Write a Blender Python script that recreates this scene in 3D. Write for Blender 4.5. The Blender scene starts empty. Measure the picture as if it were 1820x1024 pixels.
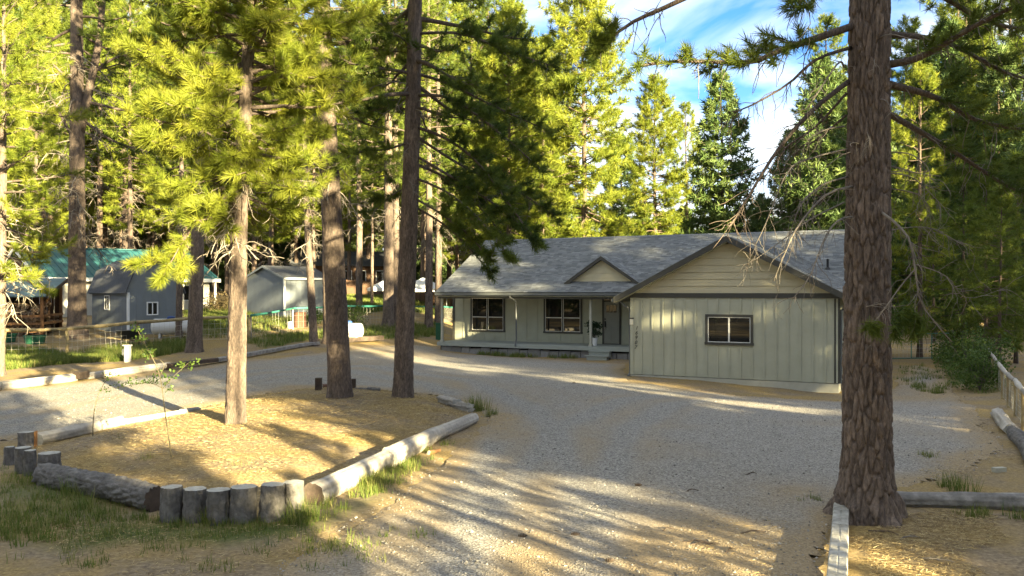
import bpy, math, random
import numpy as np
from mathutils import Vector
R = math.radians
sc = bpy.context.scene
COL = sc.collection

# ------------------------------------------------------------------ camera, sky, sun, exposure
F, HOR, HC = 1550.0, 517.0, 3.15          # focal length in photo pixels, horizon row, eye height
cam_d = bpy.data.cameras.new('camera')
cam_d.sensor_width = 36.0
cam_d.lens = 36.0 * F / 1820.0
cam_d.shift_y = (HOR - 512.0) / 1820.0
cam_d.clip_start, cam_d.clip_end = 0.1, 3000
cam = bpy.data.objects.new('camera', cam_d)
cam.location = (0, 0, HC)
cam.rotation_euler = (R(90), 0, 0)
COL.objects.link(cam)
sc.camera = cam

SUN_EL = 13.5
SUN_DIR = np.array([0.60, -0.80])          # horizontal direction towards the sun
sun_vec = Vector((SUN_DIR[0] * math.cos(R(SUN_EL)), SUN_DIR[1] * math.cos(R(SUN_EL)), math.sin(R(SUN_EL))))
sd = bpy.data.lights.new('sun', 'SUN')
sd.energy = 4.3
sd.angle = R(0.5)
sd.color = (1.0, 0.85, 0.50)
sun = bpy.data.objects.new('sun', sd)
sun.rotation_euler = sun_vec.to_track_quat('Z', 'Y').to_euler()
sun.location = (20, -30, 30)
COL.objects.link(sun)

w = bpy.data.worlds.new('World'); sc.world = w; w.use_nodes = True
nt = w.node_tree; nt.nodes.clear()
wo = nt.nodes.new('ShaderNodeOutputWorld')
bg = nt.nodes.new('ShaderNodeBackground'); bg.inputs['Strength'].default_value = 0.115
sky = nt.nodes.new('ShaderNodeTexSky'); sky.sky_type = 'NISHITA'; sky.sun_disc = False
sky.sun_elevation = R(SUN_EL)
sky.sun_rotation = math.atan2(SUN_DIR[0], SUN_DIR[1])
sky.altitude = 1200; sky.air_density = 1.0; sky.dust_density = 0.25; sky.ozone_density = 2.5
tc = nt.nodes.new('ShaderNodeTexCoord')
mp = nt.nodes.new('ShaderNodeMapping'); mp.inputs['Scale'].default_value = (1.6, 1.6, 5.0)
mp.inputs['Rotation'].default_value = (0, R(14), 0)
mp.inputs['Location'].default_value = (0.35, 0.1, 0.2)
cn = nt.nodes.new('ShaderNodeTexNoise'); cn.inputs['Scale'].default_value = 2.1
cn.inputs['Detail'].default_value = 7; cn.inputs['Roughness'].default_value = 0.52; cn.inputs['Distortion'].default_value = 0.5
cr = nt.nodes.new('ShaderNodeValToRGB')
cr.color_ramp.elements[0].position = 0.35; cr.color_ramp.elements[0].color = (0, 0, 0, 1)
cr.color_ramp.elements[1].position = 0.63; cr.color_ramp.elements[1].color = (0.85, 0.85, 0.85, 1)
mx = nt.nodes.new('ShaderNodeMix'); mx.data_type = 'RGBA'
mx.inputs[7].default_value = (1.66, 1.64, 1.48, 1)
nt.links.new(tc.outputs['Generated'], mp.inputs['Vector']); nt.links.new(mp.outputs['Vector'], cn.inputs['Vector'])
nt.links.new(cn.outputs['Fac'], cr.inputs['Fac']); nt.links.new(cr.outputs['Color'], mx.inputs[0])
hs = nt.nodes.new('ShaderNodeHueSaturation'); hs.inputs['Saturation'].default_value = 1.28; hs.inputs['Value'].default_value = 0.29
tn = nt.nodes.new('ShaderNodeMix'); tn.data_type = 'RGBA'; tn.blend_type = 'MULTIPLY'; tn.inputs[0].default_value = 1; tn.inputs[7].default_value = (1.0, .86, 1.0, 1)
nt.links.new(sky.outputs['Color'], hs.inputs['Color']); nt.links.new(hs.outputs['Color'], tn.inputs[6]); nt.links.new(tn.outputs[2], mx.inputs[6]); nt.links.new(mx.outputs[2], bg.inputs['Color'])
nt.links.new(bg.outputs['Background'], wo.inputs['Surface'])

vs = sc.view_settings
vs.view_transform = 'Standard'; vs.look = 'None'; vs.gamma = 1.0; vs.use_curve_mapping = False
vs.exposure = 3.55
sc.cycles.max_bounces = 6; sc.cycles.diffuse_bounces = 3; sc.cycles.glossy_bounces = 3
sc.cycles.transmission_bounces = 3; sc.cycles.transparent_max_bounces = 4
sc.cycles.use_denoising = True
sc.cycles.sample_clamp_indirect = 4.0

# ------------------------------------------------------------------ numeric helpers
rs = np.random.RandomState(7)
def h3(i, j, k):
    n = (i * 374761393 + j * 668265263 + k * 1274126177) & 0xffffffff
    n = ((n ^ (n >> 13)) * 1274126177) & 0xffffffff
    n = n ^ (n >> 16)
    return (n & 0xffff) / 65535.0
def vnoise(p):
    p = np.asarray(p, float); f = np.floor(p).astype(np.int64); t = p - f; t = t * t * (3 - 2 * t)
    o = 0
    for a in (0, 1):
        for b in (0, 1):
            for c in (0, 1):
                ww = (t[:, 0] if a else 1 - t[:, 0]) * (t[:, 1] if b else 1 - t[:, 1]) * (t[:, 2] if c else 1 - t[:, 2])
                o = o + ww * h3(f[:, 0] + a, f[:, 1] + b, f[:, 2] + c)
    return o * 2 - 1
def fbm(p, oct=4):
    a, s, o = 1.0, 0.0, 0
    p = np.asarray(p, float)
    for k in range(oct):
        o = o + a * vnoise(p * (2.03 ** k) + 17.3 * k); s += a; a *= 0.5
    return o / s
def fbm2(x, y, sc_, oct=4, seed=0.0):
    x = np.asarray(x, float).ravel(); y = np.asarray(y, float).ravel()
    return fbm(np.stack([x * sc_, y * sc_, np.full_like(x, seed)], 1), oct)
def worley(x, y, per):
    """periodic in x; returns F1, F2 and a random number per cell"""
    i = np.floor(x).astype(np.int64); j = np.floor(y).astype(np.int64)
    f1 = np.full(x.shape, 9.0); f2 = np.full(x.shape, 9.0); cid = np.zeros(x.shape)
    for a in (-1, 0, 1):
        for b in (-1, 0, 1):
            ci, cj = i + a, j + b
            cw = np.mod(ci, per)
            d = np.hypot(ci + h3(cw, cj, 11) - x, cj + h3(cw, cj, 23) - y)
            m = d < f1
            f2 = np.where(m, f1, np.minimum(f2, d)); cid = np.where(m, h3(cw, cj, 37), cid); f1 = np.where(m, d, f1)
    return f1, f2, cid
def nrm(v):
    v = np.asarray(v, float); return v / (np.linalg.norm(v, axis=-1, keepdims=True) + 1e-12)
def sstep(a, b, x):
    t = np.clip((x - a) / (b - a), 0, 1); return t * t * (3 - 2 * t)

def hgt(x, y):
    x = np.asarray(x, float); y = np.asarray(y, float)
    prof = np.interp(y, [-1e4, 28, 40, 46, 55, 75, 100, 140, 1e4], [0, 0, .30, .75, 1.4, 2.6, 3.1, 3.3, 3.3])
    z = prof * (1 - sstep(-11.0, -1.0, x))
    z = z - 0.18 * np.exp(-((x - 10.8) ** 2 + (y - 28.0) ** 2) / 14.0)
    z = z + 0.035 * np.sin(x * .31 + 1.0) * np.sin(y * .27) + 0.02 * np.sin(x * .9 + y * .7)
    return z
def ray(px, py): return np.array([(px - 910.0) / F, 1.0, (HOR - py) / F])
def at(px, py, D): return np.array([0, 0, HC]) + ray(px, py) * D
def G(px, py):
    d = ray(px, py); D = np.arange(4, 260, .25)
    z = HC + d[2] * D - hgt(d[0] * D, D)
    k = np.argmax(z < 0)
    if z[k] >= 0: k = len(D) - 1
    a, b = D[max(k - 1, 0)], D[k]
    for _ in range(20):
        m = (a + b) / 2
        if HC + d[2] * m - hgt(d[0] * m, m) < 0: b = m
        else: a = m
    return np.array([d[0] * b, b, float(hgt(d[0] * b, b))])
def onground(px, D):
    x = (px - 910.0) / F * D; return np.array([x, D, float(hgt(x, D))])

# ------------------------------------------------------------------ mesh building
class MB:
    def __init__(s): s.v = []; s.n = 0; s.q = []; s.t = []; s.tint = []; s.qm = []; s.tm = []
    def add(s, v, q=None, t=None, tint=0.5, mat=0):
        v = np.asarray(v, float).reshape(-1, 3)
        s.v.append(v)
        s.tint.append(np.broadcast_to(np.asarray(tint, float), (len(v),)))
        if q is not None and len(q): q = np.asarray(q, np.int64).reshape(-1, 4) + s.n; s.q.append(q); s.qm.append(np.full(len(q), mat))
        if t is not None and len(t): t = np.asarray(t, np.int64).reshape(-1, 3) + s.n; s.t.append(t); s.tm.append(np.full(len(t), mat))
        s.n += len(v)
    def mesh(s, name, mats, smooth=False, origin=(0, 0, 0)):
        me = bpy.data.meshes.new(name)
        v = np.concatenate(s.v) - np.asarray(origin, float)
        q = np.concatenate(s.q) if s.q else np.zeros((0, 4), np.int64)
        t = np.concatenate(s.t) if s.t else np.zeros((0, 3), np.int64)
        me.vertices.add(len(v)); me.vertices.foreach_set('co', v.astype(np.float32).ravel())
        me.loops.add(q.size + t.size); me.loops.foreach_set('vertex_index', np.concatenate([q.ravel(), t.ravel()]).astype(np.int32))
        me.polygons.add(len(q) + len(t))
        ls = np.concatenate([np.arange(len(q)) * 4, q.size + np.arange(len(t)) * 3]).astype(np.int32)
        me.polygons.foreach_set('loop_start', ls)
        mi = np.concatenate(([*s.qm] if s.q else []) + ([*s.tm] if s.t else [])).astype(np.int32)
        if not isinstance(mats, (list, tuple)): mats = [mats]
        for m in mats: me.materials.append(m)
        me.polygons.foreach_set('material_index', mi)
        me.polygons.foreach_set('use_smooth', np.full(len(mi), smooth))
        at_ = me.attributes.new('tint', 'FLOAT', 'POINT'); at_.data.foreach_set('value', np.concatenate(s.tint).astype(np.float32))
        me.update(calc_edges=True)
        return me
    def obj(s, name, mats, parent=None, smooth=False, origin=(0, 0, 0)):
        o = bpy.data.objects.new(name, s.mesh(name, mats, smooth, origin)); COL.objects.link(o)
        if parent is not None: o.parent = parent
        o.location = origin
        return o
    # ---- shapes
    def box(s, x0, x1, y0, y1, z0, z1, tint=.5, mat=0):
        v = [(x, y, z) for z in (z0, z1) for y in (y0, y1) for x in (x0, x1)]
        s.add(v, [(0, 2, 3, 1), (4, 5, 7, 6), (0, 1, 5, 4), (2, 6, 7, 3), (0, 4, 6, 2), (1, 3, 7, 5)], tint=tint, mat=mat)
    def bar(s, p, q, wd, ht, up=(0, 0, 1), tint=.5, mat=0):
        p = np.asarray(p, float); q = np.asarray(q, float); d = nrm(q - p)
        u = np.asarray(up, float)
        if abs(np.dot(u, d)) > .99: u = np.array([0, 1.0, 0])
        a = nrm(np.cross(d, u)); b = np.cross(a, d)
        v = []
        for c in (p, q):
            for sa, sb in ((-1, -1), (1, -1), (1, 1), (-1, 1)): v.append(c + a * sa * wd / 2 + b * sb * ht / 2)
        s.add(v, [(0, 1, 2, 3), (7, 6, 5, 4), (0, 4, 5, 1), (1, 5, 6, 2), (2, 6, 7, 3), (3, 7, 4, 0)], tint=tint, mat=mat)
    def poly(s, pts, depth, tint=.5, mat=0):
        """closed outline pushed along vector depth"""
        p = np.asarray(pts, float); n = len(p); v = np.concatenate([p, p + np.asarray(depth, float)])
        t = [(0, i, i + 1) for i in range(1, n - 1)] + [(n, n + i + 1, n + i) for i in range(1, n - 1)]
        q = [(i, n + i, n + (i + 1) % n, (i + 1) % n) for i in range(n)]
        s.add(v, q, t, tint=tint, mat=mat)
    def tube(s, pts, rad, seg=6, cap=True, tint=.5, mat=0):
        pts = np.asarray(pts, float); n = len(pts); rad = np.broadcast_to(np.asarray(rad, float), (n,))
        tg = nrm(np.gradient(pts, axis=0))
        ref = np.array([0.31, 0.17, 0.93]) if abs(tg[0, 2]) < .8 else np.array([0.9, 0.2, .1])
        a = nrm(np.cross(tg, ref)); b = np.cross(tg, a)
        ph = np.arange(seg) * 2 * np.pi / seg
        v = pts[:, None] + rad[:, None, None] * (a[:, None] * np.cos(ph)[None, :, None] + b[:, None] * np.sin(ph)[None, :, None])
        i = np.arange(n - 1)[:, None] * seg; j = np.arange(seg)[None]; j2 = (j + 1) % seg
        q = np.stack([i + j, i + j2, i + seg + j2, i + seg + j], -1).reshape(-1, 4)
        v = v.reshape(-1, 3)
        if cap:
            v = np.concatenate([v, pts[:1], pts[-1:]]); c0, c1 = n * seg, n * seg + 1
            t = [(c0, (k + 1) % seg, k) for k in range(seg)] + [(c1, (n - 1) * seg + k, (n - 1) * seg + (k + 1) % seg) for k in range(seg)]
            s.add(v, q, t, tint=tint, mat=mat)
        else: s.add(v, q, tint=tint, mat=mat)

def tag(o, label=None, cat=None, group=None, kind=None):
    if label: o['label'] = label
    if cat: o['category'] = cat
    if group: o['group'] = group
    if kind: o['kind'] = kind
    return o
def empty(name, loc, label, cat, group=None, rz=0.0):
    o = bpy.data.objects.new(name, None); COL.objects.link(o); o.location = loc; o.rotation_euler = (0, 0, rz)
    o.empty_display_size = .2
    return tag(o, label, cat, group)
def kids(o): return [c for c in bpy.data.objects if c.parent == o]
def copy_of(o, loc, rz, scale, label, children, group=None):
    c = o.copy(); COL.objects.link(c); c.location = loc; c.rotation_euler = (0, 0, rz); c.scale = (scale,) * 3
    c['label'] = label
    if group: c['group'] = group
    for ch in children:
        d = ch.copy(); COL.objects.link(d); d.parent = c
    return c

# ------------------------------------------------------------------ materials
def material(name, stops, scale=4.0, stretch=(1, 1, 1), detail=6, rough=.85, bump=0.0, bscale=None, a_noise=1.0, a_tint=0.0,
             a_obj=0.0, spec=.3, metal=0.0, transl=0.0, ior=None, nrough=.6):
    m = bpy.data.materials.new(name); m.use_nodes = True
    N, L = m.node_tree.nodes, m.node_tree.links
    b = N['Principled BSDF']; b.inputs['Roughness'].default_value = rough; b.inputs['Metallic'].default_value = metal
    b.inputs['Specular IOR Level'].default_value = spec
    if ior: b.inputs['IOR'].default_value = ior
    tcn = N.new('ShaderNodeTexCoord'); mpn = N.new('ShaderNodeMapping'); mpn.inputs['Scale'].default_value = stretch
    L.new(tcn.outputs['Object'], mpn.inputs['Vector'])
    no = N.new('ShaderNodeTexNoise'); no.inputs['Scale'].default_value = scale; no.inputs['Detail'].default_value = detail
    no.inputs['Roughness'].default_value = nrough
    L.new(mpn.outputs['Vector'], no.inputs['Vector'])
    def madd(src, k, prev):
        q = N.new('ShaderNodeMath'); q.operation = 'MULTIPLY_ADD'; L.new(src, q.inputs[0]); q.inputs[1].default_value = k
        if prev is None: q.inputs[2].default_value = 0
        else: L.new(prev, q.inputs[2])
        return q.outputs[0]
    f = None
    if a_noise:
        mr = N.new('ShaderNodeMapRange'); mr.inputs[1].default_value = .28; mr.inputs[2].default_value = .72
        L.new(no.outputs['Fac'], mr.inputs[0]); f = madd(mr.outputs[0], a_noise, f)
    if a_tint:
        an = N.new('ShaderNodeAttribute'); an.attribute_name = 'tint'; f = madd(an.outputs['Fac'], a_tint, f)
    if a_obj:
        oi = N.new('ShaderNodeObjectInfo'); f = madd(oi.outputs['Random'], a_obj, f)
    ramp = N.new('ShaderNodeValToRGB'); e = ramp.color_ramp.elements
    while len(e) < len(stops): e.new(.5)
    for k, (p, c) in enumerate(stops): e[k].position = p; e[k].color = (*c, 1)
    L.new(f, ramp.inputs['Fac']); L.new(ramp.outputs['Color'], b.inputs['Base Color'])
    if bump:
        n2 = N.new('ShaderNodeTexNoise'); n2.inputs['Scale'].default_value = bscale or scale * 3; n2.inputs['Detail'].default_value = 5
        L.new(mpn.outputs['Vector'], n2.inputs['Vector'])
        bp = N.new('ShaderNodeBump'); bp.inputs['Strength'].default_value = bump; bp.inputs['Distance'].default_value = .02
        L.new(n2.outputs['Fac'], bp.inputs['Height']); L.new(bp.outputs['Normal'], b.inputs['Normal'])
    if transl:
        tr = N.new('ShaderNodeBsdfTranslucent'); L.new(ramp.outputs['Color'], tr.inputs['Color'])
        ms = N.new('ShaderNodeMixShader'); ms.inputs[0].default_value = transl
        L.new(b.outputs['BSDF'], ms.inputs[1]); L.new(tr.outputs['BSDF'], ms.inputs[2])
        L.new(ms.outputs[0], N['Material Output'].inputs['Surface'])
    return m
def flat(name, c, rough=.6, var=.12, scale=3.0, **k):
    c = np.array(c); return material(name, [(0, tuple(c * (1 - var))), (1, tuple(np.minimum(c * (1 + var), 1)))], scale=scale, rough=rough, **k)

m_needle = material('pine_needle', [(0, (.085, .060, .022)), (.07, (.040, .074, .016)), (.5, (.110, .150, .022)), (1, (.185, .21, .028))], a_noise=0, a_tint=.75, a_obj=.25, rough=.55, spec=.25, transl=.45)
m_needle_lit = material('pine_needle_sunlit', [(0, (.15, .11, .03)), (.06, (.10, .145, .016)), (.5, (.195, .23, .026)), (1, (.29, .30, .038))], a_noise=0, a_tint=1.0, rough=.55, spec=.25, transl=.45)  # brighter, yellower needle copy with sunlight put into its colour, mainly for sunlit pines
m_needle_d = material('fir_needle', [(0, (.045, .088, .032)), (.5, (.098, .150, .042)), (1, (.17, .20, .050))], a_noise=0, a_tint=.75, a_obj=.25, rough=.55, spec=.25, transl=.3)
m_bark = material('ponderosa_bark', [(0, (.022, .019, .017)), (.35, (.078, .060, .049)), (.65, (.155, .117, .091)), (1, (.28, .215, .168))], scale=26, stretch=(1, 1, .30), a_noise=.68, a_tint=.34, rough=.95, bump=1.0, bscale=40, nrough=.75)
m_bark2 = material('far_bark', [(0, (.055, .043, .036)), (1, (.17, .12, .09))], scale=5, stretch=(1, 1, .25), rough=.95, bump=.6, bscale=14, a_noise=.75, a_obj=.25)
m_limb = material('limb_bark', [(0, (.06, .05, .045)), (1, (.16, .13, .11))], scale=8, rough=.95, bump=.4)
m_dead = material('bare_deadwood', [(0, (.20, .175, .14)), (1, (.38, .33, .26))], scale=6, rough=.9)
m_deadg = material('grey_deadwood', [(0, (.11, .095, .08)), (1, (.26, .225, .18))], scale=6, rough=.9)

# ------------------------------------------------------------------ foliage
def tuft_templates(M, N, L, wd, seed, spread=(15, 80)):
    r = np.random.RandomState(seed); T = np.zeros((M, N, 3, 3))
    for m in range(M):
        back = r.rand(N) ** .8
        th = R(1) * (spread[0] + (spread[1] - spread[0]) * np.clip(back + .25 * r.randn(N), 0, 1.15))
        ph = r.rand(N) * 2 * np.pi
        d = np.stack([np.sin(th) * np.cos(ph), np.sin(th) * np.sin(ph), np.cos(th)], 1)
        base = np.stack([np.zeros(N), np.zeros(N), -back * L * .9], 1)
        side = nrm(np.cross(d, r.randn(N, 3)))
        ln = L * (.75 + .4 * r.rand(N))[:, None]
        T[m, :, 0] = base + side * wd / 2; T[m, :, 1] = base - side * wd / 2; T[m, :, 2] = base + d * ln
    return T
def frames(ax, r):
    ax = nrm(ax); ref = r.randn(*ax.shape); a = nrm(np.cross(ax, ref)); b = np.cross(ax, a)
    return np.stack([a, b, ax], -1)
def add_tufts(mb, pos, ax, scl, tint, T, r):
    pos = np.asarray(pos, float); K = len(pos)
    if not K: return
    fr = frames(np.asarray(ax, float), r); idx = r.randint(0, len(T), K)
    v = np.einsum('kij,knvj->knvi', fr, T[idx]) * np.asarray(scl, float).reshape(-1, 1, 1, 1) + pos[:, None, None]
    N = T.shape[1]
    mb.add(v.reshape(-1, 3), t=np.arange(K * N * 3).reshape(-1, 3), tint=np.repeat(np.asarray(tint, float), N * 3))
T_hero = tuft_templates(8, 84, .20, .0095, 1)
T_mid = tuft_templates(10, 54, .21, .0145, 2)
T_far = tuft_templates(10, 30, .34, .036, 3, (20, 100))
T_fir = tuft_templates(8, 14, .40, .085, 4, (25, 100))

def curve(p0, d0, ln, n, r, droop=0.0, up=0.0, wig=.08):
    p = np.asarray(p0, float); d = nrm(d0); pts = [p.copy()]
    for k in range(n):
        s_ = k / n
        d = nrm(d + np.array([0, 0, -droop / n * 2 * (1 - s_) + up / n * 2 * s_]) + r.randn(3) * wig)
        p = p + d * ln / n; pts.append(p.copy())
    return np.array(pts)
def along(pts, s_):
    k = s_ * (len(pts) - 1); i = min(int(k), len(pts) - 2); f = k - i
    return pts[i] * (1 - f) + pts[i + 1] * f, nrm(pts[i + 1] - pts[i])
class Crown:
    def __init__(s): s.p = []; s.a = []; s.s = []; s.t = []
    def put(s, p, a, sc_, t): s.p.append(p); s.a.append(a); s.s.append(sc_); s.t.append(t)
def dress(cr, wood, pts, ln, r, dens, s0=.3, tw=(.25, .9), sc_=1.0, draw=True, rad=.01, per=2.0, flat_=.45, tb=0.0):
    """side twigs with needle tufts along a limb"""
    n = max(3, int(ln * dens)); base_t = r.rand() * .35
    for k in range(n):
        s_ = s0 + (1 - s0) * (k + r.rand()) / n
        p, d = along(pts, min(s_, .999))
        q = nrm(np.cross(d, [0, 0, 1]) * (1 if k % 2 else -1) * (.5 + r.rand()) + d * (.5 + .6 * r.rand()) + np.array([0, 0, 1]) * (r.randn() * flat_ + .12))
        l = (tw[0] + (tw[1] - tw[0]) * r.rand()) * (1.15 - .6 * s_) * min(1, ln / 2.0 + .3)
        t = curve(p, q, l, 3, r, 0, .35, .07)
        if draw: wood.tube(t, np.linspace(rad, rad * .5, 4), 4, cap=False)
        m = max(1, int(round(per * l / .4 + r.rand() * .6)))
        for j in range(m):
            e, de = along(t, 1 - .62 * j / max(m, 1) if m > 1 else .999)
            a = nrm(de + np.array([0, 0, .25]) + r.randn(3) * .25)
            cr.put(e + a * .05, a, sc_ * (.75 + .5 * r.rand()), np.clip(base_t + .65 * r.rand() + tb, 0, 1))
    e = pts[-1]; cr.put(e, nrm(pts[-1] - pts[-2]), sc_ * 1.1, .5 * r.rand() + .4)
def bare(wood, pts, ln, r, dens, rad, droop=.5, lens=(.2, .8), n0=.15, sub=True):
    """bare curly twigs on a dead limb"""
    n = int(ln * dens)
    for k in range(n):
        s_ = n0 + (1 - n0) * r.rand()
        p, d = along(pts, min(s_, .999))
        q = nrm(np.cross(d, r.randn(3)) + d * .6 + np.array([0, 0, -.35 * droop]))
        l = lens[0] + (lens[1] - lens[0]) * r.rand() ** 1.5
        t = curve(p, q, l, 6, r, droop * .8, .25 * r.randn(), .22)
        wood.tube(t, np.linspace(rad, rad * .45, 7), 4, cap=False, tint=r.rand())
        if sub and r.rand() < .6:
            p2, d2 = along(t, .3 + .5 * r.rand())
            t2 = curve(p2, nrm(np.cross(d2, r.randn(3)) + d2 * .7), l * .5, 4, r, droop, .2, .22)
            wood.tube(t2, np.linspace(rad * .7, rad * .35, 5), 3, cap=False, tint=r.rand())

def trunk_mesh(mb, path, rad, seg, dz, amp, seed, cells=(9.0, 3.0), flare=.35, knob=0.0, base_z=None):
    """path (n,3) up the trunk, radii (n,)"""
    path = np.asarray(path, float); z = path[:, 2]; zz = np.arange(z[0], z[-1], dz); zz = np.append(zz, z[-1])
    cx = np.interp(zz, z, path[:, 0]); cy = np.interp(zz, z, path[:, 1]); rr = np.interp(zz, z, rad)
    ph = np.arange(seg) * 2 * np.pi / seg
    PH, ZZ = np.meshgrid(ph, zz); RR = np.repeat(rr[:, None], seg, 1)
    h_ = ZZ - (zz[0] if base_z is None else base_z)
    RR = RR * (1 + flare * np.exp(-np.clip(h_, 0, 9) / (rr[0] * 1.1)) * (1 + .45 * np.cos(5 * PH + seed) * np.exp(-h_ / .5) + .3 * np.cos(3 * PH + seed * 2)))
    per = max(4, int(round(2 * np.pi * rr[0] * cells[0])))
    wx = PH / (2 * np.pi) * per; wz = ZZ * cells[1] + seed * 13.0
    wob = vnoise(np.stack([np.cos(PH).ravel() * 3, np.sin(PH).ravel() * 3, ZZ.ravel() * 3 + seed], 1)).reshape(PH.shape)
    f1, f2, cid = worley((wx + wob * .35), wz + wob * .5, per)
    plate = np.clip((f2 - f1) * 4.2, 0, 1)
    fine = fbm(np.stack([np.cos(PH).ravel() * rr[0] * 22, np.sin(PH).ravel() * rr[0] * 22, ZZ.ravel() * 9 + seed], 1), 3).reshape(PH.shape)
    RR = RR + amp * (plate - .6) * (.7 + .6 * cid) + amp * .6 * fine
    if knob: RR = RR + knob * np.exp(-((h_ - .12) / .22) ** 2) * np.clip(vnoise(np.stack([np.cos(PH).ravel() * 2.6, np.sin(PH).ravel() * 2.6, ZZ.ravel() * 5], 1)).reshape(PH.shape), 0, 1)
    v = np.stack([cx[:, None] + RR * np.cos(PH), cy[:, None] + RR * np.sin(PH), ZZ], -1).reshape(-1, 3)
    n = len(zz); i = np.arange(n - 1)[:, None] * seg; j = np.arange(seg)[None]; j2 = (j + 1) % seg
    q = np.stack([i + j, i + j2, i + seg + j2, i + seg + j], -1).reshape(-1, 4)
    mb.add(v, q, tint=np.clip(cid * .8 + .2 * plate, 0, 1).ravel())

def pine(seed, H, r0, z0, Rc, shape='pine', limbs=60, dens=5.0, T=None, mat=None, seg=14, dz=.5, amp=.02, cells=(6, 1.6), draw=False, tsc=1.0,
         dead=None, path=None, lean=(0, 0), per=1.2, dead_mat=None, extra=None, bark=None, tw=(.3, 1.0), tb=0.0, top_cut=None, flare=.3, knob=0.0):
    """returns (trunk MB, crown MB, dead MB or None), built around the base at the origin"""
    r = np.random.RandomState(seed)
    tm, dm, cr = MB(), MB(), Crown()
    if path is None:
        k = np.linspace(0, 1, 9); wob = np.cumsum(r.randn(9, 2) * .04, 0) * H / 20
        path = np.stack([lean[0] * k * H + wob[:, 0] * k, lean[1] * k * H + wob[:, 1] * k, k * H - .25 * (k == 0)], 1)
    path = np.asarray(path, float)
    q = (path[:, 2] - path[0, 2]) / (path[-1, 2] - path[0, 2]); rad = r0 * (1 - q) ** .75 * .97 + .03 * r0 + .0
    trunk_mesh(tm, path, rad, seg, dz, amp, seed, cells, flare, knob, base_z=0)
    ctr = lambda z: np.array([np.interp(z, path[:, 2], path[:, 0]), np.interp(z, path[:, 2], path[:, 1]), z])
    rat = lambda z: float(np.interp(z, path[:, 2], rad))
    ga = r.rand() * 6
    for k in range(limbs):
        u = (k + r.rand() * .9) / limbs
        z = z0 + (H - z0) * u ** (.92)
        if top_cut and z > top_cut: continue
        ga += 2.4 + r.randn() * .5
        if shape == 'cone': L_ = Rc * (1 - u) ** .75 * (.75 + .4 * r.rand()) + .25; el = -.15 + .5 * u + .1 * r.randn()
        else: L_ = Rc * (np.sin(np.pi * min(1, .18 + .82 * u)) ** .6 * .9 + .12) * (.55 + .6 * r.rand()); el = -.12 + .85 * u + .15 * r.randn()
        d = np.array([math.cos(ga) * math.cos(el), math.sin(ga) * math.cos(el), math.sin(el)])
        pts = curve(ctr(z) + d * rat(z) * .6, d, L_, 6, r, .35 * (1 - u), .55, .07)
        b = max(.012, min(rat(z) * .38, .02 + .016 * L_))
        tm.tube(pts, np.linspace(b, b * .25, 7), 5 if not draw else 7, cap=False, tint=.3)
        dress(cr, tm, pts, L_, r, dens, s0=.28 if shape != 'cone' else .15, tw=tw, sc_=tsc, draw=draw, rad=b * .3, per=per, tb=tb)
    cr.put(ctr(H - .05), np.array([0, 0, 1.0]), tsc, .8)
    if dead:
        for k in range(dead[2]):
            z = dead[0] + (dead[1] - dead[0]) * r.rand(); a = r.rand() * 6.28; L_ = dead[3] * (.35 + .75 * r.rand())
            el = .1 + .25 * r.randn(); d = np.array([math.cos(a) * math.cos(el), math.sin(a) * math.cos(el), math.sin(el)])
            pts = curve(ctr(z) + d * rat(z) * .8, d, L_, 7, r, .9, .1, .12)
            dm.tube(pts, np.linspace(dead[4], dead[4] * .4, 8), 5, cap=False, tint=r.rand())
            bare(dm, pts, L_, r, 5, dead[4] * .55, .6, (.15, .55 * L_ + .1))
    if extra: extra(r, tm, dm, cr, ctr, rat)
    cm = MB(); add_tufts(cm, cr.p, cr.a, cr.s, cr.t, T, r)
    return tm, cm, (dm if dm.n else None)

def plant_pine(name, loc, label, group, mbs, mat, bark, dead_mat=None, cat='tree', rz=0):
    root = empty(name, tuple(loc), label, cat, group, rz)
    tm, cm, dm = mbs
    tm.obj('trunk', bark, root, smooth=True); cm.obj('crown', mat, root)
    if dm: tag(dm.obj('bare_wood', dead_mat or m_dead, root, smooth=True), kind='stuff')
    return root

# ------------------------------------------------------------------ ground and drive
def pip(x, y, P):
    x = np.asarray(x); y = np.asarray(y); ins = np.zeros(x.shape, bool); n = len(P)
    for i in range(n):
        x0, y0 = P[i]; x1, y1 = P[(i + 1) % n]
        c = (y0 > y) != (y1 > y)
        with np.errstate(divide='ignore', invalid='ignore'):
            ins ^= c & (x < (x1 - x0) * (y - y0) / (y1 - y0 + 1e-12) + x0)
    return ins
def pdist(x, y, P):
    """signed distance, positive inside"""
    d = np.full(x.shape, 1e9); n = len(P)
    for i in range(n):
        a = np.array(P[i]); b = np.array(P[(i + 1) % n]); ab = b - a; L2 = ab @ ab + 1e-12
        t = np.clip(((x - a[0]) * ab[0] + (y - a[1]) * ab[1]) / L2, 0, 1)
        d = np.minimum(d, np.hypot(x - a[0] - t * ab[0], y - a[1] - t * ab[1]))
    return np.where(pip(x, y, P), d, -d)
def wpoly(pxs): return [tuple(G(a, b)[:2]) for a, b in pxs]
DRIVE = wpoly([(300, 1180), (520, 985), (660, 905), (800, 800), (862, 752), (842, 722), (760, 702), (640, 690), (540, 690), (440, 706), (290, 742), (60, 778), (-120, 800),
               (-120, 702), (0, 694), (150, 678), (330, 657), (430, 640), (560, 628), (680, 614), (770, 613), (800, 626), (950, 636), (1115, 646), (1122, 676), (1300, 702),
               (1490, 712), (1580, 700), (1610, 650), (1660, 645), (1730, 720), (1800, 800), (1720, 845), (1590, 872), (1490, 905), (1450, 1180)])
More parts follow.
